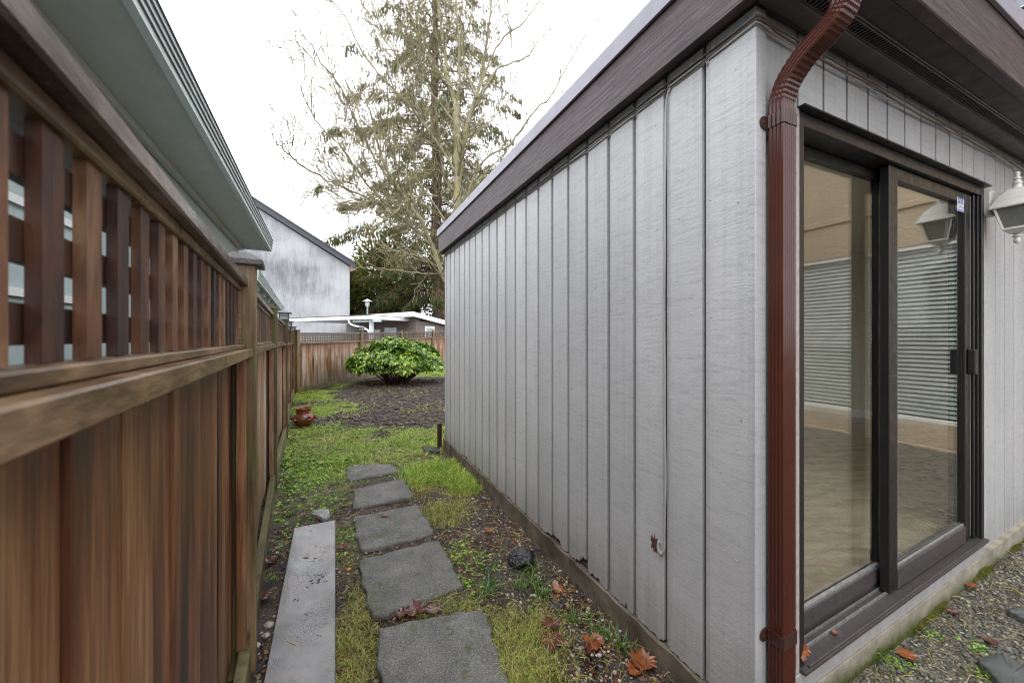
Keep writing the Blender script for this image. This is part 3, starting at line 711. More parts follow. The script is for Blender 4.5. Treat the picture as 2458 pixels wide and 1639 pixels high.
lb([(.026*s2,lz-.092),(.034*s2,lz-.105),(.052*s2,lz-.125),(.064*s2,lz-.148),(.068*s2,lz-.160),(.080*s2,lz-.185),(.083*s2,lz-.193),(.080*s2,lz-.199),(.02,lz-.199)], 4, M_cream, 'roof', smooth=False)
zt, zbm = lz-.199, lz-.315
def corner(k, r, z): return Vector(T(LU, LW, 0))+B3*(r*(1 if k in (0,3) else -1))+A3*(r*(1 if k in (0,1) else -1))+Z3*z
for k in range(4):
    k2 = (k+1) % 4
    mb = MB(); mb.tube([corner(k,.066,zt+.002), corner(k,.040,zbm-.002)], .0065, 4); obj('corner_bar', mb, M_cream, lamp)
    mb = MB(); q = [corner(k,.062,zt), corner(k2,.062,zt), corner(k2,.037,zbm), corner(k,.037,zbm)]
    nn = ((q[1]-q[0]).cross(q[2]-q[0])).normalized()*.003; mb.prism(q, [p+nn for p in q]); obj('pane', mb, M_smoke, lamp)
lb([(.046*s2,zbm+.006),(.046*s2,zbm-.004),(.036*s2,zbm-.012),(.024*s2,zbm-.026),(.012,zbm-.028)], 4, M_cream, 'base', smooth=False)
lb([(.014,zbm-.026),(.011,zbm-.036),(.020,zbm-.042),(.012,zbm-.047),(.009,zbm-.052),(.013,zbm-.060),(.013,zbm-.072),(.007,zbm-.082),(.002,zbm-.085)], 14, M_cream, 'bottom_finial')
lb([(.022,zbm),(.022,zbm+.045),(.016,zbm+.06),(.012,zbm+.075)], 12, plain('bulb', (.5,.5,.48), .3), 'bulb')
mb = MB(); zc = lz-.135
prof = [(-.042, zc-.085), (.042, zc-.085), (.05, zc-.07), (.05, zc+.045), (.03, zc+.062), (-.03, zc+.062), (-.05, zc+.045), (-.05, zc-.07)]
mb.prism([T(LU+x, .006, z) for x, z in prof], [T(LU+x, -.026, z) for x, z in prof]); obj('back_plate', mb, M_cream, lamp, bevel=.005, seg=2)
arm = [(-.02, zc-.06), (-.035, zc-.02), (-.06, zc+.012), (-.09, zc+.03)]
mb = MB(); mb.prism([T(LU-.012, w, z) for w, z in arm]+[T(LU-.012, -.092, zc+.047), T(LU-.012, -.02, zc+.047)], [T(LU+.012, w, z) for w, z in arm]+[T(LU+.012, -.092, zc+.047), T(LU+.012, -.02, zc+.047)]); obj('arm', mb, M_cream, lamp, bevel=.003)
mb = MB(); mb.lathe([(.003,0),(.003,.002)], (0,0,0), 8); mb.v = [tuple(Vector(T(LU-.008, -.0262, zc-.005))+B3*v[0]+Z3*v[1]-A3*v[2]) for v in mb.v]; obj('screw', mb, M_lampblk, lamp)

# ------------------------------------------------------------------ main house standing at right angles to the door wall
house = thing('main_house', 'two storey beige stucco house with grey lap siding above joining the annex', 'house')
HU0 = 5.2
mb = MB(); y0, y1, zt0, zt1 = -2.62, -.75, .30, 2.47
mb.box(HU0, HU0+.3, -9, y0, -.4, 4.75, T); mb.box(HU0, HU0+.3, y1, 7, -.4, 4.75, T); mb.box(HU0, HU0+.3, y0, y1, -.4, zt0, T); mb.box(HU0, HU0+.3, y0, y1, zt1, 4.75, T)
obj('stucco_wall', mb, M_stucco, house)
mb = MB(); mb.box(HU0-.03, HU0-.001, -9, 7, 2.95, 3.03, T); mb.box(HU0-.02, HU0-.001, -9, 7, -.2, .02, T); obj('stucco_band', mb, M_stucco, house, bevel=.01)
M_lap = plain('blue_grey_lap_siding', (.15,.17,.205), .5, .4, 0, .05); M_lapw = plain('pale_lap_edge', (.36,.37,.39), .5)
for k in range(14):
    mb = MB(); z = 4.76+k*.15
    mb.hexa([T(HU0-.03,-9,z),T(HU0+.25,-9,z),T(HU0+.25,7,z),T(HU0-.03,7,z),T(HU0-.008,-9,z+.149),T(HU0+.25,-9,z+.149),T(HU0+.25,7,z+.149),T(HU0-.008,7,z+.149)])
    pl = obj('lap_board', mb, M_lap, house); mb = MB(); mb.box(HU0-.033, HU0-.0305, -9, 7, z+.001, z+.018, T); obj('lap_edge', mb, M_lapw, pl)
mb = MB(); mb.box(HU0+.01, HU0+.07, y0+.001, y0+.05, zt0+.001, zt1-.001, T); mb.box(HU0+.01, HU0+.07, y1-.05, y1-.001, zt0+.001, zt1-.001, T); mb.box(HU0+.01, HU0+.07, y0+.051, y1-.051, zt1-.05, zt1-.001, T); mb.box(HU0+.01, HU0+.07, y0+.051, y1-.051, zt0+.001, zt0+.05, T)
M_blind = plain('grey_blind', (.40,.40,.375), .5)
pw = obj('patio_window', mb, M_cream, house, bevel=.004)
mb = MB(); mb.box(HU0+.035, HU0+.04, y0+.05, y1-.05, zt0+.05, zt1-.05, T); obj('pane', mb, M_glass2, pw)
for k in range(38):
    z = zt0+.07+k*.0545
    mb = MB(); mb.hexa([T(HU0+.075,y0+.06,z),T(HU0+.095,y0+.06,z+.034),T(HU0+.095,y1-.06,z+.034),T(HU0+.075,y1-.06,z)]+[T(HU0+.075,y0+.06,z+.003),T(HU0+.095,y0+.06,z+.037),T(HU0+.095,y1-.06,z+.037),T(HU0+.075,y1-.06,z+.003)])
    obj('blind_slat', mb, M_blind, pw)
mb = MB(); mb.box(HU0+.2, HU0+.26, y0+.01, y1-.01, zt0, zt1, T); obj('room_behind', mb, plain('dim_room', (.26,.24,.2), .8), pw)
mb = MB(); mb.box(HU0-.14, HU0+2.4, -9.2, 7.2, 6.86, 6.98, T); obj('roof', mb, M_roof, house)

# ------------------------------------------------------------------ cedar fences
class FP:
    """fence bay frame: s along, d toward the yard, z above the sloping base line"""
    def __init__(f, P, Q, zP, zQ):
        f.P = np.array(P); f.Q = np.array(Q); f.L = float(np.linalg.norm(f.Q-f.P)); f.e = (f.Q-f.P)/f.L; f.n = np.array([f.e[1], -f.e[0]]); f.zP = zP; f.zQ = zQ
    def t(f, s, d, z):
        p = f.P+f.e*s+f.n*d; return (p[0], p[1], z+f.zP+(f.zQ-f.zP)*s/f.L)
def fence_bay(fence, f, mats, bw=.14, sk=1.0, lat_pitch=.084, near=True, pieces=True, s0=0., seed=0):
    Mb, Mr, Mc, Ml, Mk = mats; r = random.Random(seed); t = f.t; L = f.L; a, b = s0+.05, L-.05
    s = a+.001
    while s < b-.02:
        w = min(bw*(.93+.14*r.random()), b-s)
        if b-s-w < .03: w = b-s
        d = -.068+.012*(r.random()-.5)
        mb = MB(); mb.box(s+.0012, s+w-.0012, d-.014, d+.002, .10, 1.367, t); obj('board', mb, Mb, fence, bevel=.002 if near else 0)
        s += w
    mb = MB(); mb.box(a, b, -.07, -.022, 1.4045, 1.422, t); obj('lattice_frame', mb, Mr, fence, bevel=.003)
    mb = MB(); mb.box(a, b, -.07, .004, 1.368, 1.404, t); obj('rail', mb, Mr, fence, bevel=.003)
    mb = MB(); mb.box(a, b, -.07, -.036, 1.646, 1.668, t); obj('lattice_frame', mb, Mr, fence, bevel=.003)
    mb = MB(); mb.box(a-.02 if s0 == 0 else a, b+.02, -.11, -.014, 1.6685, 1.70, t); obj('cap_rail', mb, Mc, fence, bevel=.004)
    mb = MB(); mb.box(a, b, -.045, -.003, -.03, .145, t); obj('kick_board', mb, Mk, fence, bevel=.004)
    for x0, x1 in ((s0+.0455, s0+.085), (L-.085, L-.0455)):
        mb = MB(); mb.box(x0, x1, -.052, -.018, .146, 1.3675, t); obj('nailer', mb, Mb, fence, bevel=.002)
        mb = MB(); mb.box(x0, x1, -.068, -.034, 1.4225, 1.6455, t); obj('lattice_frame', mb, Mr, fence, bevel=.002)
    n = int((L-s0-.17)/lat_pitch)
    for k in range(n+1):
        c = s0+.10+k*(L-s0-.20)/n
        mb = MB(); mb.box(c-.019, c+.019, -.055, -.044, 1.4228, 1.6455, t); obj('lattice_slat', mb, Ml, fence)
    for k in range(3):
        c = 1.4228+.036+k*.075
        mb = MB(); mb.box(s0+.086, L-.086, -.0668, -.0556, c-.019, c+.019, t); obj('lattice_slat', mb, M_lattice_shade if near else Ml, fence)
def fence_post(fence, p, e, z, h, Mp, cap=None, w=.045):
    n = np.array([e[1], -e[0]]); t = lambda s, d, zz: (p[0]+e[0]*s+n[0]*d, p[1]+e[1]*s+n[1]*d, z+zz)
    mb = MB(); mb.box(-w, w, -.09, .012, -.25, h, t); po = obj('post', mb, Mp, fence, bevel=.004)
    if cap == 'wide':
        mb = MB(); q = [(-.075,-.115),(.075,-.115),(.075,.04),(-.075,.04)]
        lo = [t(*x, h-.005) for x in q]; mi = [t(*x, h+.018) for x in q]; tp = [t(x[0]*.45, -.0375+(x[1]+.0375)*.45, h+.05) for x in q]
        mb.add(lo+mi+tp, [(3,2,1,0),(0,1,5,4),(1,2,6,5),(2,3,7,6),(3,0,4,7),(4,5,9,8),(5,6,10,9),(6,7,11,10),(7,4,8,11),(8,9,10,11)]); obj('post_cap', mb, M_capdk, po, bevel=.003)
    elif cap == 'slim':
        mb = MB(); mb.box(-w-.008, w+.008, -.098, .02, h-.002, h+.02, t); obj('post_cap', mb, Mp, po, bevel=.004)
    return t
M_capdk = wood('weathered_post_cap', [(.3, (.03,.028,.027)), (.5, (.09,.085,.083)), (.7, (.17,.165,.165))], .4, along=(20,20,20), bump=.9)
LP = [(-1.142,1.63,0.), (-2.30,3.60,-.012), (-3.41,5.60,-.04), (-4.73,7.90,-.075), (-6.06,10.30,-.112)]
e0 = np.array([-.508,.861])
LB = [(LP[0][0]-e0[0]*2.4*k, LP[0][1]-e0[1]*2.4*k, .005*k) for k in (2, 1)]
LL = LB+LP
fence1 = thing('side_fence', 'long reddish cedar fence with lattice top running along the narrow side yard', 'fence')
MN = (M_cedar, M_rail, M_cap, M_lattice, M_kick)
for i in range(len(LL)-1):
    f = FP(LL[i][:2], LL[i+1][:2], LL[i][2], LL[i+1][2])
    fence_bay(fence1, f, MN if i < 2 else (M_cedar_far, M_rail, M_cap, M_lattice, M_kick), near=(i < 4), seed=i)
post_t = []
for i, p in enumerate(LL):
    e = e0 if i < 3 else (np.array(LL[min(i+1,len(LL)-1)][:2])-np.array(LL[i-1][:2])); e = e/np.linalg.norm(e)
    h = 1.765 if i <= 2 else 1.735
    post_t.append((fence_post(fence1, np.array(p[:2]), e, p[2], h, M_post, 'wide' if i == 2 else ('slim' if i == 3 else None)), h))
RP = [(-6.02,10.42,-.112), (-5.44,13.4,-.075), (-4.70,15.8,-.018), (-3.79,17.9,.04), (-2.6,20.1,.09)]
fence2 = thing('rear_fence', 'pale weathered cedar fence with lattice top behind the rounded green bush', 'fence')
MF = (M_cedar_far, M_rail, M_cap, M_lattice_far, M_kick)
rear_t = []
for i in range(len(RP)-1):
    fence_bay(fence2, FP(RP[i][:2], RP[i+1][:2], RP[i][2], RP[i+1][2]), MF, near=False, seed=20+i, bw=.155, lat_pitch=.105)
for i, p in enumerate(RP):
    e = np.array(RP[min(i+1,len(RP)-1)][:2])-np.array(RP[max(i-1,0)][:2]); e = e/np.linalg.norm(e)
    rear_t.append(fence_post(fence2, np.array(p[:2]), e, p[2], 1.76, M_post, None if i == 1 else 'slim', .055))
# post lanterns
def post_lantern(t, h, label, sc=1.):
    th = thing('post_lantern', label, 'post light', 'small dark lanterns capping fence posts')
    def bx(name, r, z0, z1, mat, par=th, r2=None, bevel=0):
        r2 = r if r2 is None else r2; mb = MB(); c = -.039
        mb.hexa([t(sx*r*sc, c+sy*r*sc, h+z0*sc) for sx, sy in ((-1,-1),(1,-1),(1,1),(-1,1))]+[t(sx*r2*sc, c+sy*r2*sc, h+z1*sc) for sx, sy in ((-1,-1),(1,-1),(1,1),(-1,1))]); return obj(name, mb, mat, par, bevel=bevel)
    bx('base', .062, -.012, .03, M_lampblk); bx('glass_box', .05, .0305, .11, M_lampgl)
    for sx in (-1, 1):
        for sy in (-1, 1):
            mb = MB(); c = -.039; mb.box((sx*.055-.006)*sc, (sx*.055+.006)*sc, c+(sy*.055-.006)*sc, c+(sy*.055+.006)*sc, h+.0305*sc, h+.11*sc, t); obj('corner_bar', mb, M_lampblk, th)
    bx('mid_bar', .0525, .066, .074, M_lampblk); bx('roof', .098, .1105, .122, M_lampblk, bevel=.003); bx('roof_top', .075, .1225, .15, plain('solar_top', (.25,.26,.36), .2), r2=.05)
for i, lab in ((4, 'dark post lantern on the side fence post beside the terracotta pot'), (5, 'dark post lantern on the side fence post before the corner'), (6, 'dark post lantern on the corner post where both fences meet')):
    t, h = post_t[i]; post_lantern(t, h, lab, 1.05)
post_lantern(rear_t[1], 1.76, 'dark post lantern on the rear fence post left of the bush', 1.15)

# ------------------------------------------------------------------ neighbour's house with the pale green eave
def along(p0, slope, Y): return np.array([p0[0]+slope*(Y-p0[1]), Y])
def eave_house(name, label, Yend, Y0, pxe, pye, slope, soff, fas, wallmat, depth, ribs=4, group=None):
    X, Y, Z = at(pxe, pye, Yend)
    e = np.array([slope, 1.]); e /= np.linalg.norm(e); nrm = np.array([-e[1], e[0]])   # away from the yard
    L = (Yend-Y0)/e[1]; E = np.array([X, Y])
    t = lambda s, d, z: (E[0]-e[0]*s+nrm[0]*d, E[1]-e[1]*s+nrm[1]*d, z)
    h = thing(name, label, 'house', group)
    mb = MB(); mb.box(.03, L, .02, soff+.3, Z+.02, Z+.04, t); obj('soffit', mb, M_bluegrn, h)
    mb = MB(); mb.box(.03, L, soff-.03, soff+.01, Z-.03, Z+.0195, t); obj('soffit_trim', mb, M_bluegrn, h)
    mb = MB()
    for k in range(ribs):
        z0 = Z+k*fas/ribs; o = -.020-.004*k
        mb.box(0, L, o, .02, z0+.0002, z0+fas/ribs-.0002, t)
    obj('gutter', mb, M_gutter, h)
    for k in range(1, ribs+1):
        mb = MB(); z0 = Z+k*fas/ribs*.93; mb.box(-.002, L, -.026-.004*k, -.0, z0-.002, z0+.002, t); obj('gutter_shade_strip', mb, M_gutshade, h)  # raised dark strips standing in for shade and dirt in the gutter's recess lines
    mb = MB(); mb.box(.0, .03, .021, soff+2.5, Z-.0, Z+fas, t); obj('end_fascia', mb, M_gutter, h)
    mb = MB(); mb.box(.031, L, soff+.02, soff+.2, -.2, Z+.0195, t); obj('wall', mb, wallmat, h)
    mb = MB(); mb.box(.04, .2, soff+.2, soff+depth, -.2, Z, t); obj('end_wall', mb, wallmat, h)
    mb = MB(); mb.hexa([t(0,.0,Z+fas),t(L,.0,Z+fas),t(L,soff+depth,Z+fas+1.6),t(0,soff+depth,Z+fas+1.6),t(0,.0,Z+fas+.03),t(L,.0,Z+fas+.03),t(L,soff+depth,Z+fas+1.66),t(0,soff+depth,Z+fas+1.66)]); obj('roof', mb, M_roof, h)
    return h, t, Z, L
nh, nt_, nZ, nL = eave_house('neighbour_house', 'pale green bungalow wall and ribbed eave just over the side fence', 6.0, -2.5, 649, 604, -.521, .39, .185, M_nwall, 5)
for k, s in enumerate((3.4, 5.0, 6.2)):
    mb = MB(); mb.box(s, s+.9, .39+.008, .39+.0195, 1.45, 2.3, nt_); wi = obj('window', mb, M_white, nh, bevel=.003)
    mb = MB(); mb.box(s+.06, s+.84, .39+.002, .39+.0075, 1.51, 2.24, nt_); obj('pane', mb, M_shedw, wi)
for z in (1.62, 2.0):
    mb = MB(); mb.box(.05, nL, .395, .409, z, z+.035, nt_); obj('wall_batten', mb, M_white, nh)
h2, t2_, Z2, L2 = eave_house('neighbour_wing', 'second ribbed mint eave lower and farther along the side fence', 15.3, 6.8, 679.4, 749, -.5626, 1.3, .2, M_nwall, 3)
for k in range(7):
    mb = MB(); s = .6+k*1.35; mb.box(s, s+.07, .05, 1.3, Z2-.10, Z2+.018, t2_); obj('rafter', mb, M_gutter, h2)

# ------------------------------------------------------------------ far stucco house
fh = thing('stucco_house', 'tall white stucco house gable blackened with mould behind the carport', 'house')
YF = 26.
cx_ = at(839.3, 640, YF); rl = at(560, 462.5, YF); el = at(857, 647, YF)
mb = MB(); poly = [(cx_[0], -.3), (cx_[0], cx_[2]+.0), (rl[0], rl[2]), (rl[0]-5, rl[2]), (rl[0]-5, -.3)]
mb.prism([(x, YF, z) for x, z in poly], [(x-4.6, YF+9, z) for x, z in poly]); obj('wall', mb, M_farst, fh)
sl = (el[2]-rl[2])/(el[0]-rl[0])
q0 = (el[0], el[2]); q1 = (rl[0], rl[2]+.12)
mb = MB(); poly = [q0, (q0[0]+.05, q0[1]+.42), (q1[0], q1[1]+.5), q1]
mb.prism([(x, YF-.35, z) for x, z in poly], [(x, YF-.25, z) for x, z in poly]); obj('barge_board', mb, M_roofdk, fh)
mb = MB(); poly = [(q0[0]+.05, q0[1]+.36), (q0[0]+.06, q0[1]+.44), (q1[0], q1[1]+.52), (q1[0], q1[1]+.44)]
mb.prism([(x, YF-.45, z) for x, z in poly], [(x-4.8, YF+9.4, z) for x, z in poly]); obj('roof', mb, M_roofdk, fh)
mb = MB(); poly = [(cx_[0]+.02, cx_[2]-.35), (q0[0]-.05, q0[1]-.02), (q0[0]-.05, q0[1]+.2), (cx_[0]+.02, cx_[2]+.05)]
mb.prism([(x, YF+.02, z) for x, z in poly], [(x-4.6, YF+9, z) for x, z in poly]); obj('eave_soffit', mb, plain('tan_eave', (.35,.24,.17), .6), fh)

# ------------------------------------------------------------------ shed and carport behind the rear fence
shed = thing('garden_shed', 'low taupe shed with white fascia behind the rear fence', 'shed')
K = np.array(at(993, 760, 20.7)); dl = np.array([-.806, .592]); dr = np.array([.592, .806])
ts = lambda s, d, z: (K[0]+dl[0]*s+dr[0]*d, K[1]+dl[1]*s+dr[1]*d, z-.17*max(d, -.3)*0)
def tsl(s, d, z): return (K[0]+dl[0]*s+dr[0]*d, K[1]+dl[1]*s+dr[1]*d, z-.165*d)
Kz = K[2]
mb = MB(); mb.box(0, 6.2, -.03, 0, Kz, Kz+.27, tsl); mb.box(-.03, -.001, -.03, 5, Kz, Kz+.27, tsl); obj('fascia', mb, M_white, shed, bevel=.01)
mb = MB(); mb.box(-.02, 6.3, -.02, 5, Kz+.271, Kz+.30, tsl); obj('roof', mb, M_roof, shed)
mb = MB(); mb.box(.001, 6.2, .001, 5, Kz+.02, Kz+.05, tsl); obj('soffit', mb, plain('shed_soffit', (.3,.3,.28), .6), shed)
for k in range(14):
    z = .0+k*.2
    mb = MB(); mb.hexa([ts(.28,.40,z),ts(6,.40,z),ts(6,.7,z),ts(.28,.7,z),ts(.28,.425,z+.199),ts(6,.425,z+.199),ts(6,.7,z+.199),ts(.28,.7,z+.199)]); obj('siding_plank', mb, M_shed, shed)
    mb = MB(); mb.hexa([ts(.255,.43,z),ts(.255,5,z),ts(.5,5,z),ts(.5,.43,z),ts(.28,.43,z+.199),ts(.28,5,z+.199),ts(.5,5,z+.199),ts(.5,.43,z+.199)]); 
    if z+.2 < Kz-.1: obj('siding_plank', mb, M_shed, shed)
mb = MB(); mb.box(.22, .30, .36, .43, 0, Kz+.02, ts); obj('corner_board', mb, M_shed, shed)
for s0_, s1_, z0_, z1_ in ((2.05, 3.25, 1.2, 2.05), (3.7, 4.3, 1.1, 1.95)):
    mb = MB(); mb.box(s0_, s1_, .37, .399, z0_, z1_, ts); wo = obj('window', mb, M_white, shed); mb = MB(); mb.box(s0_+.07, s1_-.07, .362, .369, z0_+.07, z1_-.07, ts); obj('pane', mb, M_shedw, wo)
mb = MB(); mb.box(.225, .254, 1.0, 1.75, 1.25, 2.12, ts); wo = obj('window', mb, M_white, shed); mb = MB(); mb.box(.218, .2245, 1.12, 1.63, 1.37, 2.0, ts); obj('pane', mb, M_shedw, wo)
car = thing('carport', 'flat white carport roof on a post between the shed and the stucco house', 'carport')
CA, CB = np.array(at(886, 766, 19.)), np.array(at(690, 773, 22.2)); zc_ = CA[2]
dv = (CB-CA)[:2]; Lc = np.linalg.norm(dv); dv /= Lc; dn = np.array([-dv[1], dv[0]])*-1
if dn[1] < 0: dn = -dn
tc_ = lambda s, d, z: (CA[0]+dv[0]*s+dn[0]*d, CA[1]+dv[1]*s+dn[1]*d, z)
mb = MB(); mb.box(0, Lc, 0, .03, zc_, zc_+.20, tc_); mb.box(-.03, -.001, 0, 4, zc_, zc_+.2, tc_); obj('fascia', mb, M_white, car, bevel=.01)
mb = MB(); mb.box(.001, Lc, .031, 4, zc_+.02, zc_+.06, tc_); obj('soffit', mb, M_gutter, car)
mb = MB(); mb.box(-.02, Lc, -.02, 4, zc_+.201, zc_+.23, tc_); obj('roof', mb, M_roof, car)
mb = MB(); mb.box(.12, .28, .25, .41, -.1, zc_-.13, tc_); obj('post', mb, M_gutter, car)
mb = MB(); mb.box(-.4, 1.5, .22, .44, zc_-.1299, zc_+.0, tc_); obj('beam', mb, M_gutter, car)
mb = MB(); mb.tube(smooth_path([tc_(1.45,-.05,zc_+.06), tc_(1.45,-.05,zc_-.12), tc_(1.25,.0,zc_-.28), tc_(.7,.1,zc_-.42), tc_(.32,.18,zc_-.56), tc_(.25,.2,zc_-.8), tc_(.25,.2,0)], 5), .05, 8); obj('downpipe', mb, M_white, car, smooth=True)
mb = MB(); mb.box(3.2, Lc, 4.1, 4.2, -.2, zc_, tc_); obj('back_wall', mb, plain('grey_carport_wall', (.22,.225,.22), .8), car)

# lamp post
lx, ly, lzz = at(882, 724, 27.); ltp = thing('lamp_post', 'pale green post lamp with white conical shade beyond the shed', 'lamp post')
mb = MB(); mb.tube([(lx, ly, 0), (lx, ly, lzz)], .06, 8); obj('pole', mb, plain('pale_green_pole', (.28,.38,.34), .5), ltp, smooth=True)
mb = MB(); mb.lathe([(.08,0),(.14,.12),(.17,.42),(.12,.44)], (lx, ly, lzz-.42), 12); obj('lamp_glass', mb, M_white, ltp)
mb = MB(); mb.lathe([(.36,0),(.34,.03),(.12,.14),(.03,.2)], (lx, ly, lzz+.0), 14); obj('lamp_shade', mb, M_white, ltp, smooth=True)

# ------------------------------------------------------------------ trees
def leaf_quads(P, D, L, Wd, Nr=None, fold=0):
    """elongated leaf quads: base P, unit direction D, length L, width Wd"""
    n = len(P); r = rng.normal(size=(n,3)) if Nr is None else Nr
    s = np.cross(D, r); s /= np.linalg.norm(s, axis=1, keepdims=True)+1e-9
    L = np.broadcast_to(L, (n,))[:, None]; Wd = np.broadcast_to(Wd, (n,))[:, None]
    v = np.stack([P, P+D*L*.45+s*Wd*.5, P+D*L, P+D*L*.45-s*Wd*.5], 1).reshape(-1, 3)
    return v, np.arange(4*n).reshape(n, 4)
def unit(a): return a/(np.linalg.norm(a, axis=-1, keepdims=True)+1e-9)
def conifer():
    Yc = 32.; X0 = at(1052, 760, Yc)[0]
    t = thing('spruce_tree', 'tall drooping brown-green conifer behind the shed', 'tree')
    top = 41.; mb = MB(); pts = [(X0-.013*z*.9+.1*math.sin(z*.5), Yc, z-.2) for z in np.linspace(0, top, 18)]
    mb.tube(pts, [.52*(1-i/18)**.85+.04 for i in range(18)], 10); obj('trunk', mb, M_barkcon, t, smooth=True)
    br = MB(); Ps, Ds, Ls, Ws = [], [], [], []
    r = random.Random(5)
    def axis_at(z): return X0-.0117*z
    def reach(z):
        return 1.3+11.2*max(0, 1-z/41)**.85 if z > 4 else 7.0
    for k in range(240):
        z = 4.6+31*(k/240)**1.05+.3*r.random(); az = k*2.399+r.random()*.6
        Lb = reach(z)*(.55+.62*r.random()**.8)*(.55 if (z < 10.5 and math.cos(az) < -.2) else 1); droop = .32+.18*r.random()
        d = Vector((math.cos(az), math.sin(az), 0)); b0 = Vector((axis_at(z), Yc, z)); pts = []
        for i in range(9):
            q = i/8; rise = .10*Lb*q*1.2; pts.append(b0+d*(Lb*q)+Vector((0,0, rise-droop*Lb*q*q*1.25+ .10*Lb*q**4)))
        br.tube(pts, [.055*(1-.85*i/8) for i in range(9)], 4, False)
        # hanging sprays
        nsp = int(Lb*(14-.24*z))
        side = Vector((-d.y, d.x, 0))
        for j in range(nsp):
            q = .2+.85*r.random()**.7; q = min(q, 1.0); i = min(int(q*8), 7); p = pts[i].lerp(pts[i+1], q*8-i)
            sd = (r.random()-.5)*2; out = sd*(.25+.75*(1-q))*.17*Lb
            base = p+side*out+Vector((0,0,-abs(out)*.25))
            n = r.randint(5, 9); ln = .35+.6*r.random()*(1-.25*q)
            for _ in range(n):
                f = r.random(); Ps.append((base.x+r.gauss(0,.09), base.y+r.gauss(0,.09), base.z-f*ln*.75+r.gauss(0,.04)))
                Ds.append((r.gauss(0,.33)+d.x*.25, r.gauss(0,.33)+d.y*.25, -1)); Ls.append(.20+.32*r.random()); Ws.append(.04+.06*r.random())
    obj('branches', br, M_barkcon, t)
    v, f = leaf_quads(np.array(Ps), unit(np.array(Ds)), np.array(Ls), np.array(Ws)); obj('crown', (v, f), M_conif, t)
conifer()

def bushy(name, label, cx_, cy_, z0, z1, rx, ry, n, mat, lsz=.25, group=None, seed=0, cat='tree'):
    r = np.random.default_rng(seed); t = thing(name, label, cat, group)
    mb = MB(); mb.tube([(cx_, cy_, -.2), (cx_+.05, cy_, z0+.3), (cx_, cy_, z0+(z1-z0)*.7)], [.16, .12, .03], 7); obj('trunk', mb, M_barkcon, t, smooth=True)
    nc = 90; c = r.normal(size=(nc,3)); c = unit(c)*(.55+.45*r.random((nc,1))**.5)
    c = c*np.array([rx, ry, (z1-z0)/2])+np.array([cx_, cy_, (z0+z1)/2])
    k = r.integers(0, nc, n); P = c[k]+r.normal(size=(n,3))*np.array([.22*rx/2, .22*ry/2, .10*(z1-z0)])
    D = unit((P-np.array([cx_, cy_, (z0+z1)/2]))*np.array([1,1,.4])+r.normal(size=(n,3))*.6+np.array([0,0,-.3]))
    v, f = leaf_quads(P, D, lsz*(.6+.8*r.random(n)), lsz*.4*(.6+.6*r.random(n)), r.normal(size=(n,3))); obj('crown', (v, f), mat, t); return t
M_olive = leafmat('olive_evergreen_leaves', [(.25, (.045,.08,.02)), (.45, (.13,.17,.03)), (.6, (.24,.25,.05)), (.75, (.2,.15,.06))], .6, .3, .5, .5)
bushy('evergreen_tree', 'tall olive evergreen with flat sprays right behind the post lamp', *at(905, 760, 34)[:2], .8, 9.6, 3.3, 2.5, 13000, M_olive, .45, 'evergreens behind the shed', 1)
bushy('evergreen_tree', 'dark evergreen beside the reddish conifer trunk', *at(1000, 760, 36)[:2], .6, 7.6, 3.6, 2.5, 12000, M_evergr, .42, 'evergreens behind the shed', 2)
bushy('evergreen_tree', 'evergreen tight against the mouldy stucco house corner', *at(868, 760, 38)[:2], .5, 8.0, 3.0, 2.0, 12000, M_evergr, .4, 'evergreens behind the shed', 3)
bushy('evergreen_tree', 'evergreen standing beyond the annex roof behind the conifer', *at(1180, 760, 44)[:2], .5, 9., 5., 4.0, 9000, M_evergr, .5, 'evergreens behind the shed', 4)

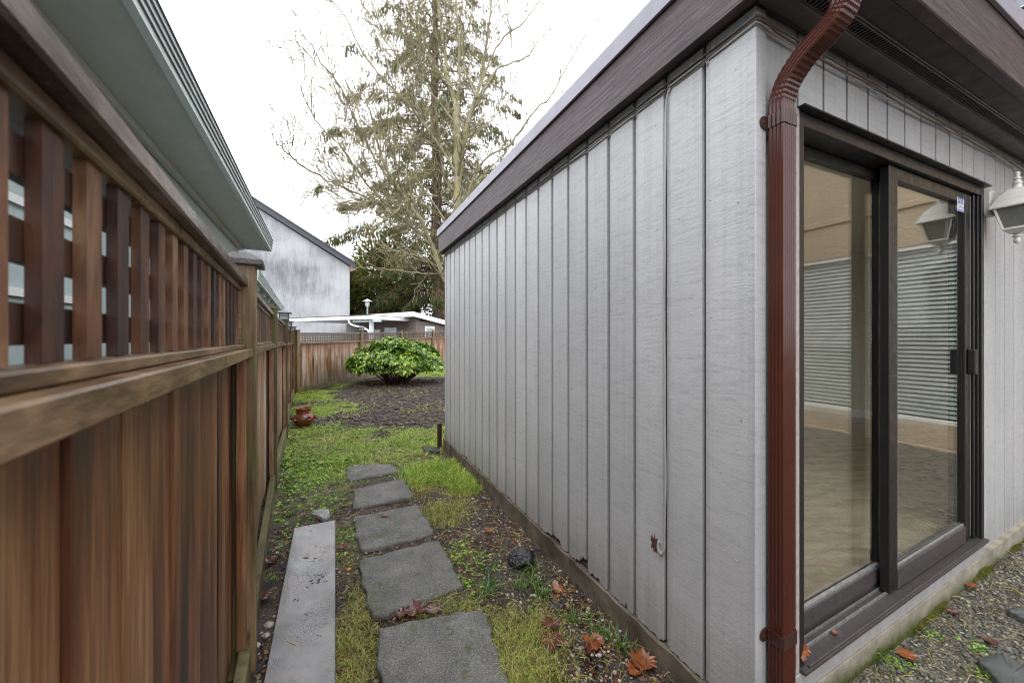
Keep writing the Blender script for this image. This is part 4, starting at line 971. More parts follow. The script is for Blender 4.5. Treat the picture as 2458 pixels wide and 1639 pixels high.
def bare_tree():
    t = thing('bare_tree', 'leafless tree with lichen-grey spreading limbs behind the annex', 'tree')
    Y0 = 11.5; r = random.Random(21); tw = MB()
    def P(px, py, dy=0): return Vector(at(px, py, Y0+dy))
    def rec(p, d, L, rad, lev):
        n = 5; pts = [p]; rads = [rad]; dd = d.copy()
        for i in range(n):
            dd = (dd+Vector((r.gauss(0,.10), r.gauss(0,.10), r.gauss(0,.08)+.05))).normalized(); pts.append(pts[-1]+dd*L/n); rads.append(max(.0085, rad*(1-.7*(i+1)/n)))
            if lev > 0 and r.random() < .72:
                ax = Vector((r.gauss(0,1), r.gauss(0,1), r.gauss(0,1))); ax = (ax-dd*ax.dot(dd)).normalized()
                rec(pts[-1], (dd*.8+ax*.62).normalized(), L*(.4+.4*r.random()), max(.009, rads[-1]*.7), lev-1)
        tw.tube(pts, rads, 3, False)
    def limb(name, path, r0, r1, step=.45, lev=2, tl=1.1, dy=0, own=True, dens=1.):
        pts = smooth_path([P(x, y, dy*(i/(len(path)-1))) for i, (x, y) in enumerate(path)], 5)
        pts = [p+Vector((r.gauss(0,.015), r.gauss(0,.015), r.gauss(0,.015))) for p in pts]
        n = len(pts); rads = [r0+(r1-r0)*(i/(n-1))**.8 for i in range(n)]
        mb = MB(); mb.tube(pts, rads, 7 if r0 > .03 else 5); obj(name, mb, M_barkbare if r0 > .022 else M_twig, t, smooth=True)
        acc = 0
        for i in range(2, n):
            seg = (pts[i]-pts[i-1]); acc += seg.length
            while acc > step/dens:
                acc -= step/dens; d = seg.normalized(); ax = Vector((r.gauss(0,1), r.gauss(0,1), r.gauss(0,1))); ax = (ax-d*ax.dot(d)).normalized()
                q = i/n; rec(pts[i], (d*.75+ax*.7+Vector((0,0,.12))).normalized(), tl*(1.2-.6*q)*(.5+.8*r.random()), max(.0105, rads[i]*.42), lev if q < .6 else min(lev, 1))
    limb('trunk', [(1092,830),(1095,700),(1098,560),(1098,478),(1099,400),(1097,335),(1096,268),(1092,241)], .15, .09, 1.2, 2, 1.6)
    limb('limb', [(1092,244),(1083,212),(1070,175),(1072,156),(1064,100),(1056,45),(1048,-20),(1040,-120)], .075, .03, .4, 2, 1.5, .6)
    limb('limb', [(1094,246),(1102,220),(1103,178),(1102,89),(1096,30),(1090,-60)], .06, .025, .4, 2, 1.4, -.6)
    limb('limb', [(1099,450),(1106,380),(1114,324),(1132,268),(1144,234)], .10, .075, .6, 2, 1.6, .5)
    limb('limb', [(1144,236),(1132,207),(1114,156),(1107,67),(1112,-40)], .05, .02, .4, 2, 1.4, .6)
    limb('limb', [(1144,236),(1152,201),(1168,112),(1174,56),(1181,0),(1190,-80)], .055, .02, .4, 2, 1.4, 1.0)
    limb('limb', [(1092,740),(1075,690),(1059,646),(1030,574),(1006,526),(968,469),(925,400),(901,325),(880,240)], .10, .022, .34, 2, 1.5, -1.4)
    B = [([(1099,420),(1040,330),(980,250),(920,190),(860,110),(834,48),(791,-5)], .034, -1.), ([(1030,574),(960,520),(880,440),(824,363),(757,287),(721,205)], .034, -2.2),
         ([(1006,526),(920,490),(820,450),(738,406),(700,378),(672,350)], .03, -2.6), ([(968,469),(900,380),(820,215),(770,150),(745,105)], .026, -2.), ([(1059,646),(990,610),(930,600),(885,572),(855,555)], .026, -2.4),
         ([(1062,660),(1000,655),(945,648),(900,640),(868,626)], .02, -3.), ([(1098,500),(1040,470),(980,480),(940,515),(905,540)], .024, -2.), ([(1097,300),(1040,230),(1000,170),(950,130),(900,60),(860,-10)], .026, 1.),
         ([(1098,380),(1020,340),(950,330),(880,300),(820,240)], .024, 1.6), ([(1083,212),(1040,150),(1000,80),(980,0)], .022, .8), 
         ([(1085,560),(1050,500),(1000,430),(990,360),(960,280)], .026, .6), ([(968,469),(915,470),(850,500),(790,470)], .016, -2.), ([(1099,470),(1065,420),(1050,340),(1010,280),(990,200)], .024, 1.)]
    for path, r0, dy in B: limb('limb', path, r0*1.35, .013, .17 if path[-1][1] < 540 else .26, 2 if path[-1][1] < 540 else 1, 1.15 if path[-1][1] < 540 else .5, dy)
    Rr = [([(1144,236),(1169,160),(1207,93),(1255,57),(1295,2),(1330,-50)], .03, 1.2), ([(1140,250),(1193,167),(1260,139),(1300,90),(1341,53)], .024, 1.8), ([(1098,490),(1116,474),(1159,387),(1226,344),(1288,263),(1327,225),(1365,153),(1413,72)], .032, -.6),
          ([(1226,344),(1214,277),(1226,191),(1226,96),(1212,0)], .014, 0.), ([(1110,350),(1180,290),(1230,230),(1260,180)], .018, 1.4), ([(1100,520),(1150,430),(1200,380),(1240,330),(1262,290)], .022, .8), ([(1098,540),(1130,500),(1190,420),(1260,370)], .016, 1.2)]
    for path, r0, dy in Rr: limb('limb', path, r0*1.3, .012, .4, 1, .8, dy)
    obj('twigs', tw, M_twig, t, kind='stuff')
bare_tree()

# ------------------------------------------------------------------ rhododendron
def rhodo():
    t = thing('rhododendron_bush', 'rounded bright green rhododendron in front of the rear fence', 'bush')
    c = np.array(at(952, 870, 12.3)); gx0, gy0 = c[0], c[1]; z0 = g(gx0, gy0)
    r = np.random.default_rng(8); n = 1350
    # umbrella canopy: upper shell only
    U = unit(r.normal(size=(n*3, 3))); U = U[U[:, 2] > -.16][:n]
    rad = np.array([1.36, 1.15, .62]); lump = 1+.42*vnoise(U[:,0]*2+3, U[:,1]*2+U[:,2]*1.7, 2.1, 5)+.08*r.random(len(U))-.05
    inner = (r.random(len(U)) < .25)*.22
    C = U*rad*(lump-inner)[:, None]+np.array([gx0, gy0, z0+.80])
    C[:, 2] -= .22*(U[:, 0]**2+U[:, 1]**2)**2
    Ui = unit(r.normal(size=(420,3))); Ci = Ui*np.array([1.0,.85,.34])*(r.random((420,1))**.4)+np.array([gx0, gy0, z0+.74]); C = np.concatenate([C, Ci]); U = np.concatenate([U, Ui])
    Ps, Ds, Ls, Ns = [], [], [], []
    for p, u in zip(C, U):
        k = r.integers(6, 9); up = unit(u+np.array([0,0,.9])+r.normal(size=3)*.35)
        x = unit(np.cross(up, r.normal(size=3))); y = np.cross(up, x); ph = r.random()*6
        for j in range(k):
            an = ph+6.283*j/k+r.normal()*.15; d = x*math.cos(an)+y*math.sin(an)
            Ps.append(p+d*.01); Ds.append(unit(d+up*(.15+.3*r.normal())-np.array([0,0,.28]))); Ls.append(.125+.07*r.random()); Ns.append(np.cross(Ds[-1], up))
    P, D, L = np.array(Ps), np.array(Ds), np.array(Ls); Nn = unit(np.array(Ns)); n = len(P)
    w = L*.19; up = unit(np.cross(Nn, D))
    mid1 = P+D*(L*.4)[:, None]; mid2 = P+D*(L*.75)[:, None]-up*(L*.04)[:, None]; tip = P+D*L[:, None]-up*(L*.16)[:, None]
    lift = up*(w*.25)[:, None]
    v = np.stack([P, mid1+Nn*w[:,None]+lift, mid2+Nn*(w*.85)[:,None], tip, mid2-Nn*(w*.85)[:,None], mid1-Nn*w[:,None]+lift, mid1, mid2], 1).reshape(-1, 3)
    o = np.arange(n)[:, None]*8
    f = np.concatenate([o+np.array([[0,6,1,1]]), o+np.array([[1,6,7,2]]), o+np.array([[2,7,3,3]]), o+np.array([[0,5,6,6]]), o+np.array([[5,4,7,6]]), o+np.array([[4,3,7,7]])])
    mbv = [tuple(q) for q in v]; fs = [tuple(dict.fromkeys(q)) for q in f.tolist()]
    me = bpy.data.meshes.new('leaves'); me.from_pydata(mbv, [], fs); me.materials.append(M_rhodo); o_ = link(bpy.data.objects.new('leaves', me), t)
    rr = random.Random(4)
    st = MB()
    for k in range(70):
        an = rr.random()*6.28; q = .35+.6*rr.random(); e = Vector((gx0+math.cos(an)*1.1*q, gy0+math.sin(an)*.9*q, z0+.78+.25*rr.random()))
        b = Vector((gx0+math.cos(an)*.2, gy0+math.sin(an)*.2, z0-.03)); m_ = b.lerp(e, .5)+Vector((math.cos(an)*.12, math.sin(an)*.12, -.05))
        st.tube(smooth_path([b, m_, e], 4), [.028-.018*i/8 for i in range(9)], 5, False)
    obj('stems', st, M_barkcon, t, smooth=True)
rhodo()

# ------------------------------------------------------------------ stepping stones, plank, pot and other ground things
def slab(name, pxs, label, cat, mat, thick=.055, lift=.026, group=None, seed=0, jit=.011, extra=None):
    r = random.Random(seed)
    pts = [gp(x, y, lift)[:2] for x, y in pxs]
    if extra: pts = extra(pts)
    c = np.mean(pts, 0); zc = g(*c)+lift
    out = []
    for i in range(len(pts)):
        a, b = np.array(pts[i]), np.array(pts[(i+1) % len(pts)]); n = 12
        for k in range(n):
            q = k/n; p = a+(b-a)*q
            if k == 0: p = a+(c-a)*.03
            out.append(p+np.array([r.gauss(0,jit*.5), r.gauss(0,jit*.5)]))
    mb = MB(); n = len(out)
    rings = [(1.0, -thick), (1.012, -.012), (.995, -.004), (.965, .0015), (.7, .003), (.35, .004)]
    nz = [r.gauss(0, .0016) for _ in range(n)]
    for q, dz in rings:
        for k, p in enumerate(out):
            x = c+(p-c)*q; mb.v.append((x[0]+r.gauss(0,jit*.2)*(q > .9), x[1]+r.gauss(0,jit*.2)*(q > .9), zc+dz+nz[k]*(q < 1.01)*q))
    mb.v.append((c[0], c[1], zc+.004)); L = len(rings)
    for i in range(L-1):
        for k in range(n): mb.f.append((i*n+k, i*n+(k+1)%n, (i+1)*n+(k+1)%n, (i+1)*n+k))
    for k in range(n): mb.f.append(((L-1)*n+k, (L-1)*n+(k+1)%n, L*n))
    return obj(name, mb, mat, None, smooth=True, label=label, cat=cat, group=group)
q4 = lambda L: [(550+.4396*x, 950+.4396*y) for x, y in L]
GS = 'square concrete stepping stones in a row'
slab('stepping_stone', q4([(640,385),(880,365),(925,410),(650,465)]), 'concrete stepping stone at the lawn end of the row, half sunk in grass', 'stepping stone', M_stone, seed=1, group=GS)
slab('stepping_stone', q4([(680,510),(960,450),(1010,545),(680,610)]), 'second stepping stone counted from the lawn end of the row', 'stepping stone', M_stone, seed=2, group=GS)
slab('stepping_stone', q4([(675,660),(1030,590),(1125,740),(720,840)]), 'middle stepping stone of the five, beside the plank end', 'stepping stone', M_stone, seed=3, group=GS)
slab('stepping_stone', q4([(708,900),(1150,783),(1277,1030),(775,1215)]), 'stepping stone with an imprinted dotted surface, fourth from the lawn', 'stepping stone', M_stone, seed=4, group=GS)
a5 = gp(*q4([(818,1258)])[0], .03)[:2]; b5 = gp(1157, 1457, .03)[:2]; d5 = np.array(gp(1226, 1639, .03)[:2])-np.array(b5); d5 = d5/np.linalg.norm(d5)*.53
slab('stepping_stone', [(900,1500)], 'rough grey stepping stone at the open end of the row, past the wet red leaves', 'stepping stone', M_stone, seed=5, group=GS, extra=lambda p: [a5, b5, tuple(np.array(b5)+d5), tuple(np.array(a5)+d5*1.0+np.array([.01,0]))])
# plank
pa_, pb_ = gp(*q4([(355,728)])[0], .03), gp(*q4([(580,685)])[0], .03); pc_, pd_ = gp(*q4([(580,1568)])[0], .035), gp(*q4([(190,1568)])[0], .035)
A0, B0, C0, D0 = map(np.array, (pa_, pb_, pc_, pd_)); C1 = B0+(C0-B0)*1.35; D1 = A0+(D0-A0)*1.42
mb = MB(); up = np.array([0,0,.012]); nS = 12
for k in range(nS):
    q, q2 = k/nS, (k+1)/nS; l0, l1, r0, r1 = A0+(D1-A0)*q, A0+(D1-A0)*q2, B0+(C1-B0)*q, B0+(C1-B0)*q2
    mb.hexa([l0-up, r0-up, r1-up, l1-up, l0+up, r0+up, r1+up, l1+up])
mb = MB(); mb.hexa([A0-up, B0-up, C1-up, D1-up, A0+up, B0+up, C1+up, D1+up])
plank = obj('plank', mb, M_plank, None, bevel=.003, label='long wet grey plank spattered with mud beside the cedar fence', cat='plank')
mud = plain('mud_blob', (.03,.025,.022), .4)
def onplank(q, s): return A0+(D1-A0)*s+((B0+(C1-B0)*s)-(A0+(D1-A0)*s))*q+up
for (x, y, sz, n) in ((411,880,.016,4),(480,1000,.024,5),(455,1020,.02,4),(370,1110,.015,3),(525,958,.018,3),(470,975,.014,3),(445,735,.01,2),(490,820,.01,3),(470,880,.012,3),(440,900,.01,3),(425,1195,.012,3),(500,1310,.012,3),(465,1335,.01,2)):
    r_ = random.Random(x*y); X, Y, Z = gp(550+.4396*x, 950+.4396*y, .045)
    mb = MB()
    for k in range(n):
        cx2, cy2, rr = X+r_.gauss(0,sz*1.1), Y+r_.gauss(0,sz*.7), sz*(.35+.5*r_.random()); th = r_.random()*6
        t0 = .5; 
        poly = []
        for i in range(9):
            an = 6.283*i/9; ra = rr*(.7+.5*r_.random()); dx, dy = ra*math.cos(an), ra*.45*math.sin(an); poly.append((cx2+dx*math.cos(th)-dy*math.sin(th), cy2+dx*math.sin(th)+dy*math.cos(th)))
        # plank height at that spot
        s_ = float(np.dot(np.array([cx2, cy2])-A0[:2], (D1-A0)[:2])/np.dot((D1-A0)[:2], (D1-A0)[:2])); zz = A0[2]+(D1-A0)[2]*s_+.012
        mb.prism([(px_, py_, zz-.002) for px_, py_ in poly], [(cx2+(px_-cx2)*.7, cy2+(py_-cy2)*.7, zz+.0035) for px_, py_ in poly])
    obj('mud_blob', mb, mud, plank, smooth=True)
# loose flat stone chip above the plank
slab('flat_stone', q4([(445,640),(490,615),(545,618),(550,655),(520,668)]), 'small pale flat stone lying just past the end of the plank', 'stone', concrete('pale_stone', (.2,.2,.19), (.36,.36,.35), .05), thick=.03, lift=.03, jit=.004)
slab('slate_piece', [(1012,1070),(1050,1072),(1056,1082),(1020,1082)], 'dark wet slate piece lying at the far foot of the grey siding', 'stone', M_rock, thick=.03, lift=.03, jit=.004)
# slate slabs on the gravel by the door
slab('slate_slab', [(2345,1580),(2405,1560),(2475,1610),(2520,1690),(2420,1660)], 'dark slate slab half out of sight on the gravel before the door', 'slab', M_slate, thick=.04, lift=.025, jit=.004)
slab('slate_slab', [(2415,1462),(2470,1450),(2560,1490),(2470,1490)], 'dark slate slab lying on the gravel beyond the other slab', 'slab', M_slate, thick=.03, lift=.02, jit=.004)
X, Y = T(2.6, -1.35, 0)[:2]
mb = MB(); zz = g(X, Y); mb.box(-.2, .2, -.2, .2, -.03, .025, lambda x, y, z: (X+x*.9-y*.43, Y+x*.43+y*.9, zz+z)); obj('paving_slab', mb, concrete('pale_paver', (.3,.3,.27), (.42,.41,.38), 0), None, bevel=.008, label='pale square paving slab out on the gravel yard', cat='slab')
# black wet rock
def rock(name, px, py, rx, ry, rz, label, mat=M_rock, seed=1, cat='rock', sub=3):
    X, Y, Z = gp(px, py); bm = bmesh.new(); bmesh.ops.create_icosphere(bm, subdivisions=sub, radius=1); r = np.random.default_rng(seed)
    pl = unit(r.normal(size=(9,3)))
    for v in bm.verts:
        p = np.array(v.co); k = min([.62+.3*abs(math.sin(i*1.7+seed)) if False else (.80/max(.001, float(p@q)) if p@q > .80 else 1) for i, q in enumerate(pl)]+[1])
        p = p*k*(1+.06*math.sin(p[0]*7+seed)*math.sin(p[1]*6)); v.co = (X+p[0]*rx, Y+p[1]*ry, Z+rz*.55+p[2]*rz)
    me = bpy.data.meshes.new(name); bm.to_mesh(me); bm.free(); me.materials.append(mat)
    return tag(link(bpy.data.objects.new(name, me)), label, cat)
rock('black_rock', 1250, 1355, .085, .07, .075, 'glossy wet black rock at the foot of the grey siding', seed=2)
rock('black_rock', 1190, 1228, .028, .022, .02, 'small wet black stone close to the foundation, past the big black rock', seed=5, sub=2)
rock('black_rock', 1335, 1460, .05, .03, .018, 'flat wet black stone among the red leaves by the foundation', seed=9, sub=2)
rock('stone', 646, 1505, .026, .022, .018, 'grey rounded stone between the plank and the fence kick board', M_peb, seed=11, sub=2, cat='stone')
rock('stone', 640, 1530, .024, .02, .016, 'second grey rounded stone between plank and fence, touching the first', M_peb, seed=12, sub=2, cat='stone')
rock('stone', 615, 1556, .022, .02, .018, 'grey mossy stone against the first fence post foot', M_peb, seed=14, sub=2, cat='stone')
rock('black_plastic_scrap', 668, 1340, .03, .022, .025, 'shiny black plastic scrap lying between plank and fence', M_rock, seed=13, sub=2, cat='scrap')
# orange dried fruit by the plank
rock('orange_fruit', 836, 1369, .018, .015, .013, 'small bright orange fallen fruit between the plank and the stones', maple_mat('orange_peel', (.45,.12,.012), (.6,.2,.02), .3), seed=15, sub=2, cat='fruit')

# terracotta strawberry pot
PX, PY, PZ = gp(729, 1021)
pot = thing('terracotta_pot', 'glazed brown terracotta strawberry pot standing by the side fence', 'pot')
k = .305/1.0
prof = [(.30,0),(.34,.03),(.44,.14),(.51,.28),(.535,.40),(.52,.50),(.46,.60),(.38,.665),(.345,.69),(.345,.73),(.36,.75),(.345,.77),(.35,.83),(.375,.90),(.40,.95),(.405,.985),(.385,1.0),(.35,.985),(.335,.9),(.33,.7)]
mb = MB(); mb.lathe([(a*k, b*k) for a, b in prof], (PX, PY, PZ), 36); obj('body', mb, M_terra, pot, smooth=True)
mb = MB(); mb.lathe([(.33*k,.84*k),(.2*k,.86*k),(.02*k,.87*k)], (PX, PY, PZ), 20); obj('soil', mb, M_soil, pot)
for an in (-160, -95, -35, 20, 95):
    a = R(an); c = Vector((PX+math.cos(a)*.49*k, PY+math.sin(a)*.49*k, PZ+.40*k)); d = Vector((math.cos(a), math.sin(a), .55)).normalized(); s = Vector((-math.sin(a), math.cos(a), 0)); u_ = d.cross(s)
    mb = MB(); n = 12; rings = [(0,.07),(.10,.12),(.16,.14),(.155,.115),(.06,.085)]
    for (h_, r0) in rings:
        for j in range(n): mb.v.append(tuple(c+d*h_*k+s*(r0*k*math.cos(6.283*j/n))+u_*(r0*k*.8*math.sin(6.283*j/n))))
    for i in range(len(rings)-1):
        for j in range(n): mb.f.append((i*n+j, i*n+(j+1)%n, (i+1)*n+(j+1)%n, (i+1)*n+j))
    mb.f.append(tuple(range(4*n, 5*n))); pk = obj('planting_pocket', mb, M_terra, pot, smooth=True)
for an, zz, mt in ((-72, .47, M_greengl), (-55, .56, plain('pale_glaze', (.35,.42,.36), .2))):
    a = R(an); c = Vector((PX+math.cos(a)*.515*k, PY+math.sin(a)*.515*k, PZ+zz*k)); s = Vector((-math.sin(a), math.cos(a), 0)); u_ = Vector((-.3*math.cos(a), -.3*math.sin(a), 1)).normalized(); nn = Vector((math.cos(a), math.sin(a), .25))
    mb = MB(); el_ = [(s*(.075*k*math.cos(6.283*j/12))+u_*(.055*k*math.sin(6.283*j/12))) for j in range(12)]
    mb.prism([tuple(c-nn*.004+e_) for e_ in el_], [tuple(c+nn*.006+e_*.75) for e_ in el_]); obj('glaze_motif', mb, mt, pot, smooth=True)

# maple leaves
MAPLE = [(0,-.36),(.10,-.34),(.26,-.36),(.27,-.26),(.42,-.22),(.37,-.12),(.52,.04),(.38,.08),(.42,.22),(.28,.20),(.20,.24),(.24,.40),(.12,.38),(0,.58)]
MAPLE = MAPLE+[(-x, y) for x, y in MAPLE[-2:0:-1]]
def maple(px, py, size, ang, mat, label, tilt=(0,0), curl=.25, seed=0, pos=None, wallz=None):
    X, Y, Z = pos if pos else gp(px, py, .018); r = random.Random(seed); mb = MB(); rm = Matrix.Rotation(R(ang), 3, 'Z'); tm_ = Matrix.Rotation(R(tilt[0]), 3, 'X') @ Matrix.Rotation(R(tilt[1]), 3, 'Y')
    def tr(x, y, dz=0):
        z = curl*(x*x+y*y)*.9+.12*curl*math.sin(x*9+seed)+.10*abs(x)*curl*2; v = tm_ @ (rm @ Vector((x*size, y*size, z*size))); return (X+v.x, Y+v.y, Z+v.z+dz)
    out = [(x*(1+r.gauss(0,.05)), y*(1+r.gauss(0,.05))) for x, y in MAPLE]; n = len(out)
    for dz in (0, -.0012):
        o = len(mb.v)
        mb.v += [tr(x, y, dz) for x, y in out]+[tr(x*.5, y*.5, dz) for x, y in out]+[tr(0, 0, dz)]
        for i in range(n):
            j = (i+1) % n; mb.f += [(o+i, o+j, o+n+j, o+n+i), (o+n+i, o+n+j, o+2*n)]
    lf = obj('maple_leaf', mb, mat, None, smooth=False, label=label, cat='leaf', group='fallen maple leaves')
    mb = MB(); mb.tube([tr(0,-.1,.002), tr(.01,-.5,.003), tr(.05,-.95,.004)], size*.012, 4); obj('stalk', mb, mat, lf)
    return lf
c5 = lambda x, y: (1050+.4393*x, 950+.4393*y)
maple(*c5(615,1245), .10, 200, M_mapred, 'wet red maple leaf lying above a glossy pink-backed one', seed=1, curl=.35)
maple(*c5(628,1335), .125, 170, M_mapred, 'glossy flat maple leaf mirroring the sky beside the last stepping stone', seed=2, curl=.12)
maple(*c5(855,1345), .115, 60, M_mapor, 'wet red-orange maple leaf with water drops near the foundation', seed=3, curl=.3)
maple(*c5(835,1425), .11, 100, M_mapred, 'folded dark red maple leaf standing on its edge', seed=4, tilt=(0,52), curl=.5)
maple(*c5(1120,1455), .125, -20, M_mapor, 'orange curled maple leaf against the foundation', seed=5, curl=.45)
maple(*c5(650,1055), .085, 20, M_mapor, 'bent orange maple leaf above the dark flat stone', seed=6, curl=.7, tilt=(10,15))
maple(*c5(1075,1490), .08, 140, M_mapor, 'small orange-brown leaf touching the orange curled leaf', seed=7, curl=.4)
x4 = lambda x, y: (550+.4396*x, 950+.4396*y)
maple(*x4(1020,1165), .12, 30, M_mapred, 'wet dark red leaf wedged between the two nearest stepping stones', seed=8, curl=.3)
maple(*x4(1110,1165), .09, 250, M_mapbr, 'brown leaf beside the dark red one between stepping stones', seed=9, curl=.4)
maple(*x4(940,1190), .07, 90, M_mapbr, 'small brown leaf at the mossy stone corner', seed=10, curl=.5)
maple(*x4(620,825), .075, 40, M_mapbr, 'purple-brown leaf caught beside the plank', seed=11, curl=.5)
maple(*x4(230,900), .09, 70, M_mapbr, 'brown leaf on bare soil between plank and fence', seed=12, curl=.5)
maple(*x4(180,1100), .08, 10, M_mapred, 'red leaf on the soil by the fence kick board', seed=13, curl=.4)
maple(*x4(405,648), .05, 10, M_mapor, 'tiny orange leaf in the clover past the plank', seed=14, curl=.6)
maple(*x4(848,650), .055, 120, M_mapor, 'small pink leaf lying on the middle stepping stone', seed=15, curl=.2, pos=(gp(*x4(848,650), .038)))
maple(*c5(285,740), .075, 120, M_mapor, 'pale orange leaf on pebbles above the black rock', seed=16, curl=.5)
maple(2330, 1405, .06, 20, M_mapor, 'orange star-shaped leaf on the gravel under the door', seed=17, curl=.4)
maple(2289, 1468, .055, 80, M_mapbr, 'brown leaf lying on the gravel between door and slate', seed=18, curl=.4)
maple(2178, 1572, .075, 70, M_mapor, 'rust-coloured leaf in the gravel near the mossy foundation', seed=19, curl=.3)
maple(2378, 1537, .06, 30, M_mapbr, 'brown curled leaf next to the dark slate slab', seed=20, curl=.4)
pl_ = T(ub(1926, .0), .0, zb(1926, 1560, 0)); maple(0, 0, .058, 170, M_mapor, 'orange torn leaf stuck upright against the door jamb', pos=pl_, tilt=(80,0), seed=21, curl=.3)
pl_ = T(ub(2003, .02), .02, DBt+.024); maple(0, 0, .026, 40, M_mapor, 'tiny orange leaf scrap lying on the door sill', pos=pl_, seed=22, curl=.5)
# pine needle pair on the plank
s_ = onplank(.35, .0); pn0, pn1 = gp(*x4(310,1335), .047), gp(*x4(392,1378), .047)
mb = MB(); mb.tube([pn0, tuple((np.array(pn0)+np.array(pn1))/2+np.array([0,0,.002])), pn1], [.0022,.0026,.0016], 5); obj('straw_stalk', mb, plain('yellow_straw', (.42,.30,.06), .4), None, label='yellow straw stalk lying across the wet plank', cat='straw')

# ------------------------------------------------------------------ ground cover (uncountable)
def inside_any(x, y):
    """keep cover off the slabs and the plank"""
    bad = np.zeros(len(x), bool)
    return bad
POLYS = []
for o in bpy.data.objects:
    if o.name.split('.')[0] in ('stepping_stone', 'flat_stone', 'slate_slab', 'plank', 'paving_slab'):
        vs = np.array([v.co[:2] for v in o.data.vertices]); c = vs.mean(0)
        # convex hull by angle bins
        an = np.arctan2(vs[:,1]-c[1], vs[:,0]-c[0]); rr = np.hypot(vs[:,0]-c[0], vs[:,1]-c[1])
        hull = []
        pts = sorted(map(tuple, vs))
        def half(ps):
            h = []
            for p in ps:
                while len(h) > 1 and (h[-1][0]-h[-2][0])*(p[1]-h[-2][1])-(h[-1][1]-h[-2][1])*(p[0]-h[-2][0]) <= 0: h.pop()
                h.append(p)
            return h
        hull = half(pts)[:-1]+half(pts[::-1])[:-1]; POLYS.append((np.array(hull), c))
def free(x, y, shrink=1.0):
    ok = np.ones(len(x), bool)
    for h, c in POLYS:
        h = c+(h-c)*shrink; ins = np.ones(len(x), bool)
        for i in range(len(h)):
            a, b = h[i], h[(i+1) % len(h)]; ins &= (b[0]-a[0])*(y-a[1])-(b[1]-a[1])*(x-a[0]) > 0
        ok &= ~ins
    u = (x-Cc[0])*bb[0]+(y-Cc[1])*bb[1]; w = (x-Cc[0])*aa[0]+(y-Cc[1])*aa[1]
    ok &= ~((u > -.02) & (w > -.03) & (w < 4.05))
    return ok
def fence_x(y):
    xs = np.array([p[0] for p in LL]); ys = np.array([p[1] for p in LL]); return np.interp(y, ys, xs)
def sample(n, x0, x1, y0, y1):
    """denser near the viewer's end of the yard"""
    y = y0*(y1/y0)**rng.random(n); x = x0+(x1-x0)*rng.random(n); return x, y
def yard(x, y, m=.02): return (x > fence_x(y)+m) 
def blades(x, y, L, lean, wd, mat, name, label=None, upz=1.0):
    n = len(x); z = gz(x, y)-.004; an = rng.random(n)*6.283; d = np.stack([np.cos(an), np.sin(an), np.zeros(n)], 1); s = np.stack([-np.sin(an), np.cos(an), np.zeros(n)], 1)
    P = np.stack([x, y, z], 1); up = np.array([0,0,1.])*upz; ln = (lean*(.4+rng.random(n)))[:, None]; L = L[:, None]; w = wd[:, None] if hasattr(wd, '__len__') else wd
    m1 = P+up*L*.55+d*L*.25*ln; tp = P+up*L*np.maximum(.12, 1-.42*ln)+d*L*.85*ln
    v = np.stack([P-s*w*.5, P+s*w*.5, m1+s*w*.42, m1-s*w*.42, tp+s*w*.08, tp-s*w*.08], 1).reshape(-1, 3)
    o = np.arange(n)[:, None]*6; f = np.concatenate([o+np.array([[0,1,2,3]]), o+np.array([[3,2,4,5]])])
    return obj(name, (v, f), mat, None, kind='stuff', label=label, cat='grass')
def pick(n, box, L, seed, pw=1.0):
    x, y = sample(n, *box); d = dens(x, y, L, seed=seed); k = (rng.random(n) < d**pw) & free(x, y, .955) & yard(x, y); return x[k], y[k]
far = lambda y: np.clip(y/3, .8, 3.5)
x, y = pick(260000, (-6,.8,2.6,13), LUSH, 11, 1.3)
x2, y2 = pick(60000, (-4.2,.5,12,19.5), LUSH, 11)
x = np.concatenate([x, x2]); y = np.concatenate([y, y2])
tuft = dens(x, y, [patch(1060,1130,.42,.36,1.3), patch(1130,1160,.22,.22,1.3), patch(1100,1180,.2,.15,1.)], .3)
blades(x, y, (.022+.03*rng.random(len(x)))*(1+1.6*np.clip(tuft, 0, 1)), .9+.5*rng.random(len(x)), .0034*far(y), M_grass, 'lawn_grass', 'patchy bright green grass spreading past the stepping stones')
x, y = pick(120000, (-2.2,.8,1.3,4.6), YELL, 11, 1.2)
blades(x, y, .02+.04*rng.random(len(x)), 1.2+.8*rng.random(len(x)), .0024*far(y), M_dry, 'dry_grass', 'straw-coloured flattened grass around the stones')
k = rng.random(len(x)) < .5
blades(x[k]+rng.normal(size=k.sum())*.01, y[k]+rng.normal(size=k.sum())*.01, .02+.04*rng.random(k.sum()), 1.+.6*rng.random(k.sum()), .0026*far(y[k]), M_grass, 'green_grass_sprigs', 'green grass sprigs mixed in the straw-coloured grass')
# broad tufts by the black rock
tx, ty = [], []
for (a, b) in ((1275,1370),(1255,1410),(1285,1400),(1180,1410),(1165,1425),(1300,1440),(1490,1560),(1440,1530),(1380,1490),(2095,1575)):
    X, Y, _ = gp(a, b); tx += list(X+rng.normal(size=26)*.02); ty += list(Y+rng.normal(size=26)*.02)
tx, ty = np.array(tx), np.array(ty)
blades(tx, ty, .05+.06*rng.random(len(tx)), 1.+.7*rng.random(len(tx)), .0042*np.ones(len(tx)), leafmat('sedge', [(.2, (.03,.09,.015)), (.5, (.08,.18,.03)), (.8, (.16,.28,.05))], .35, .3), 'sedge_tufts', 'dark green sedge tufts along the foundation')
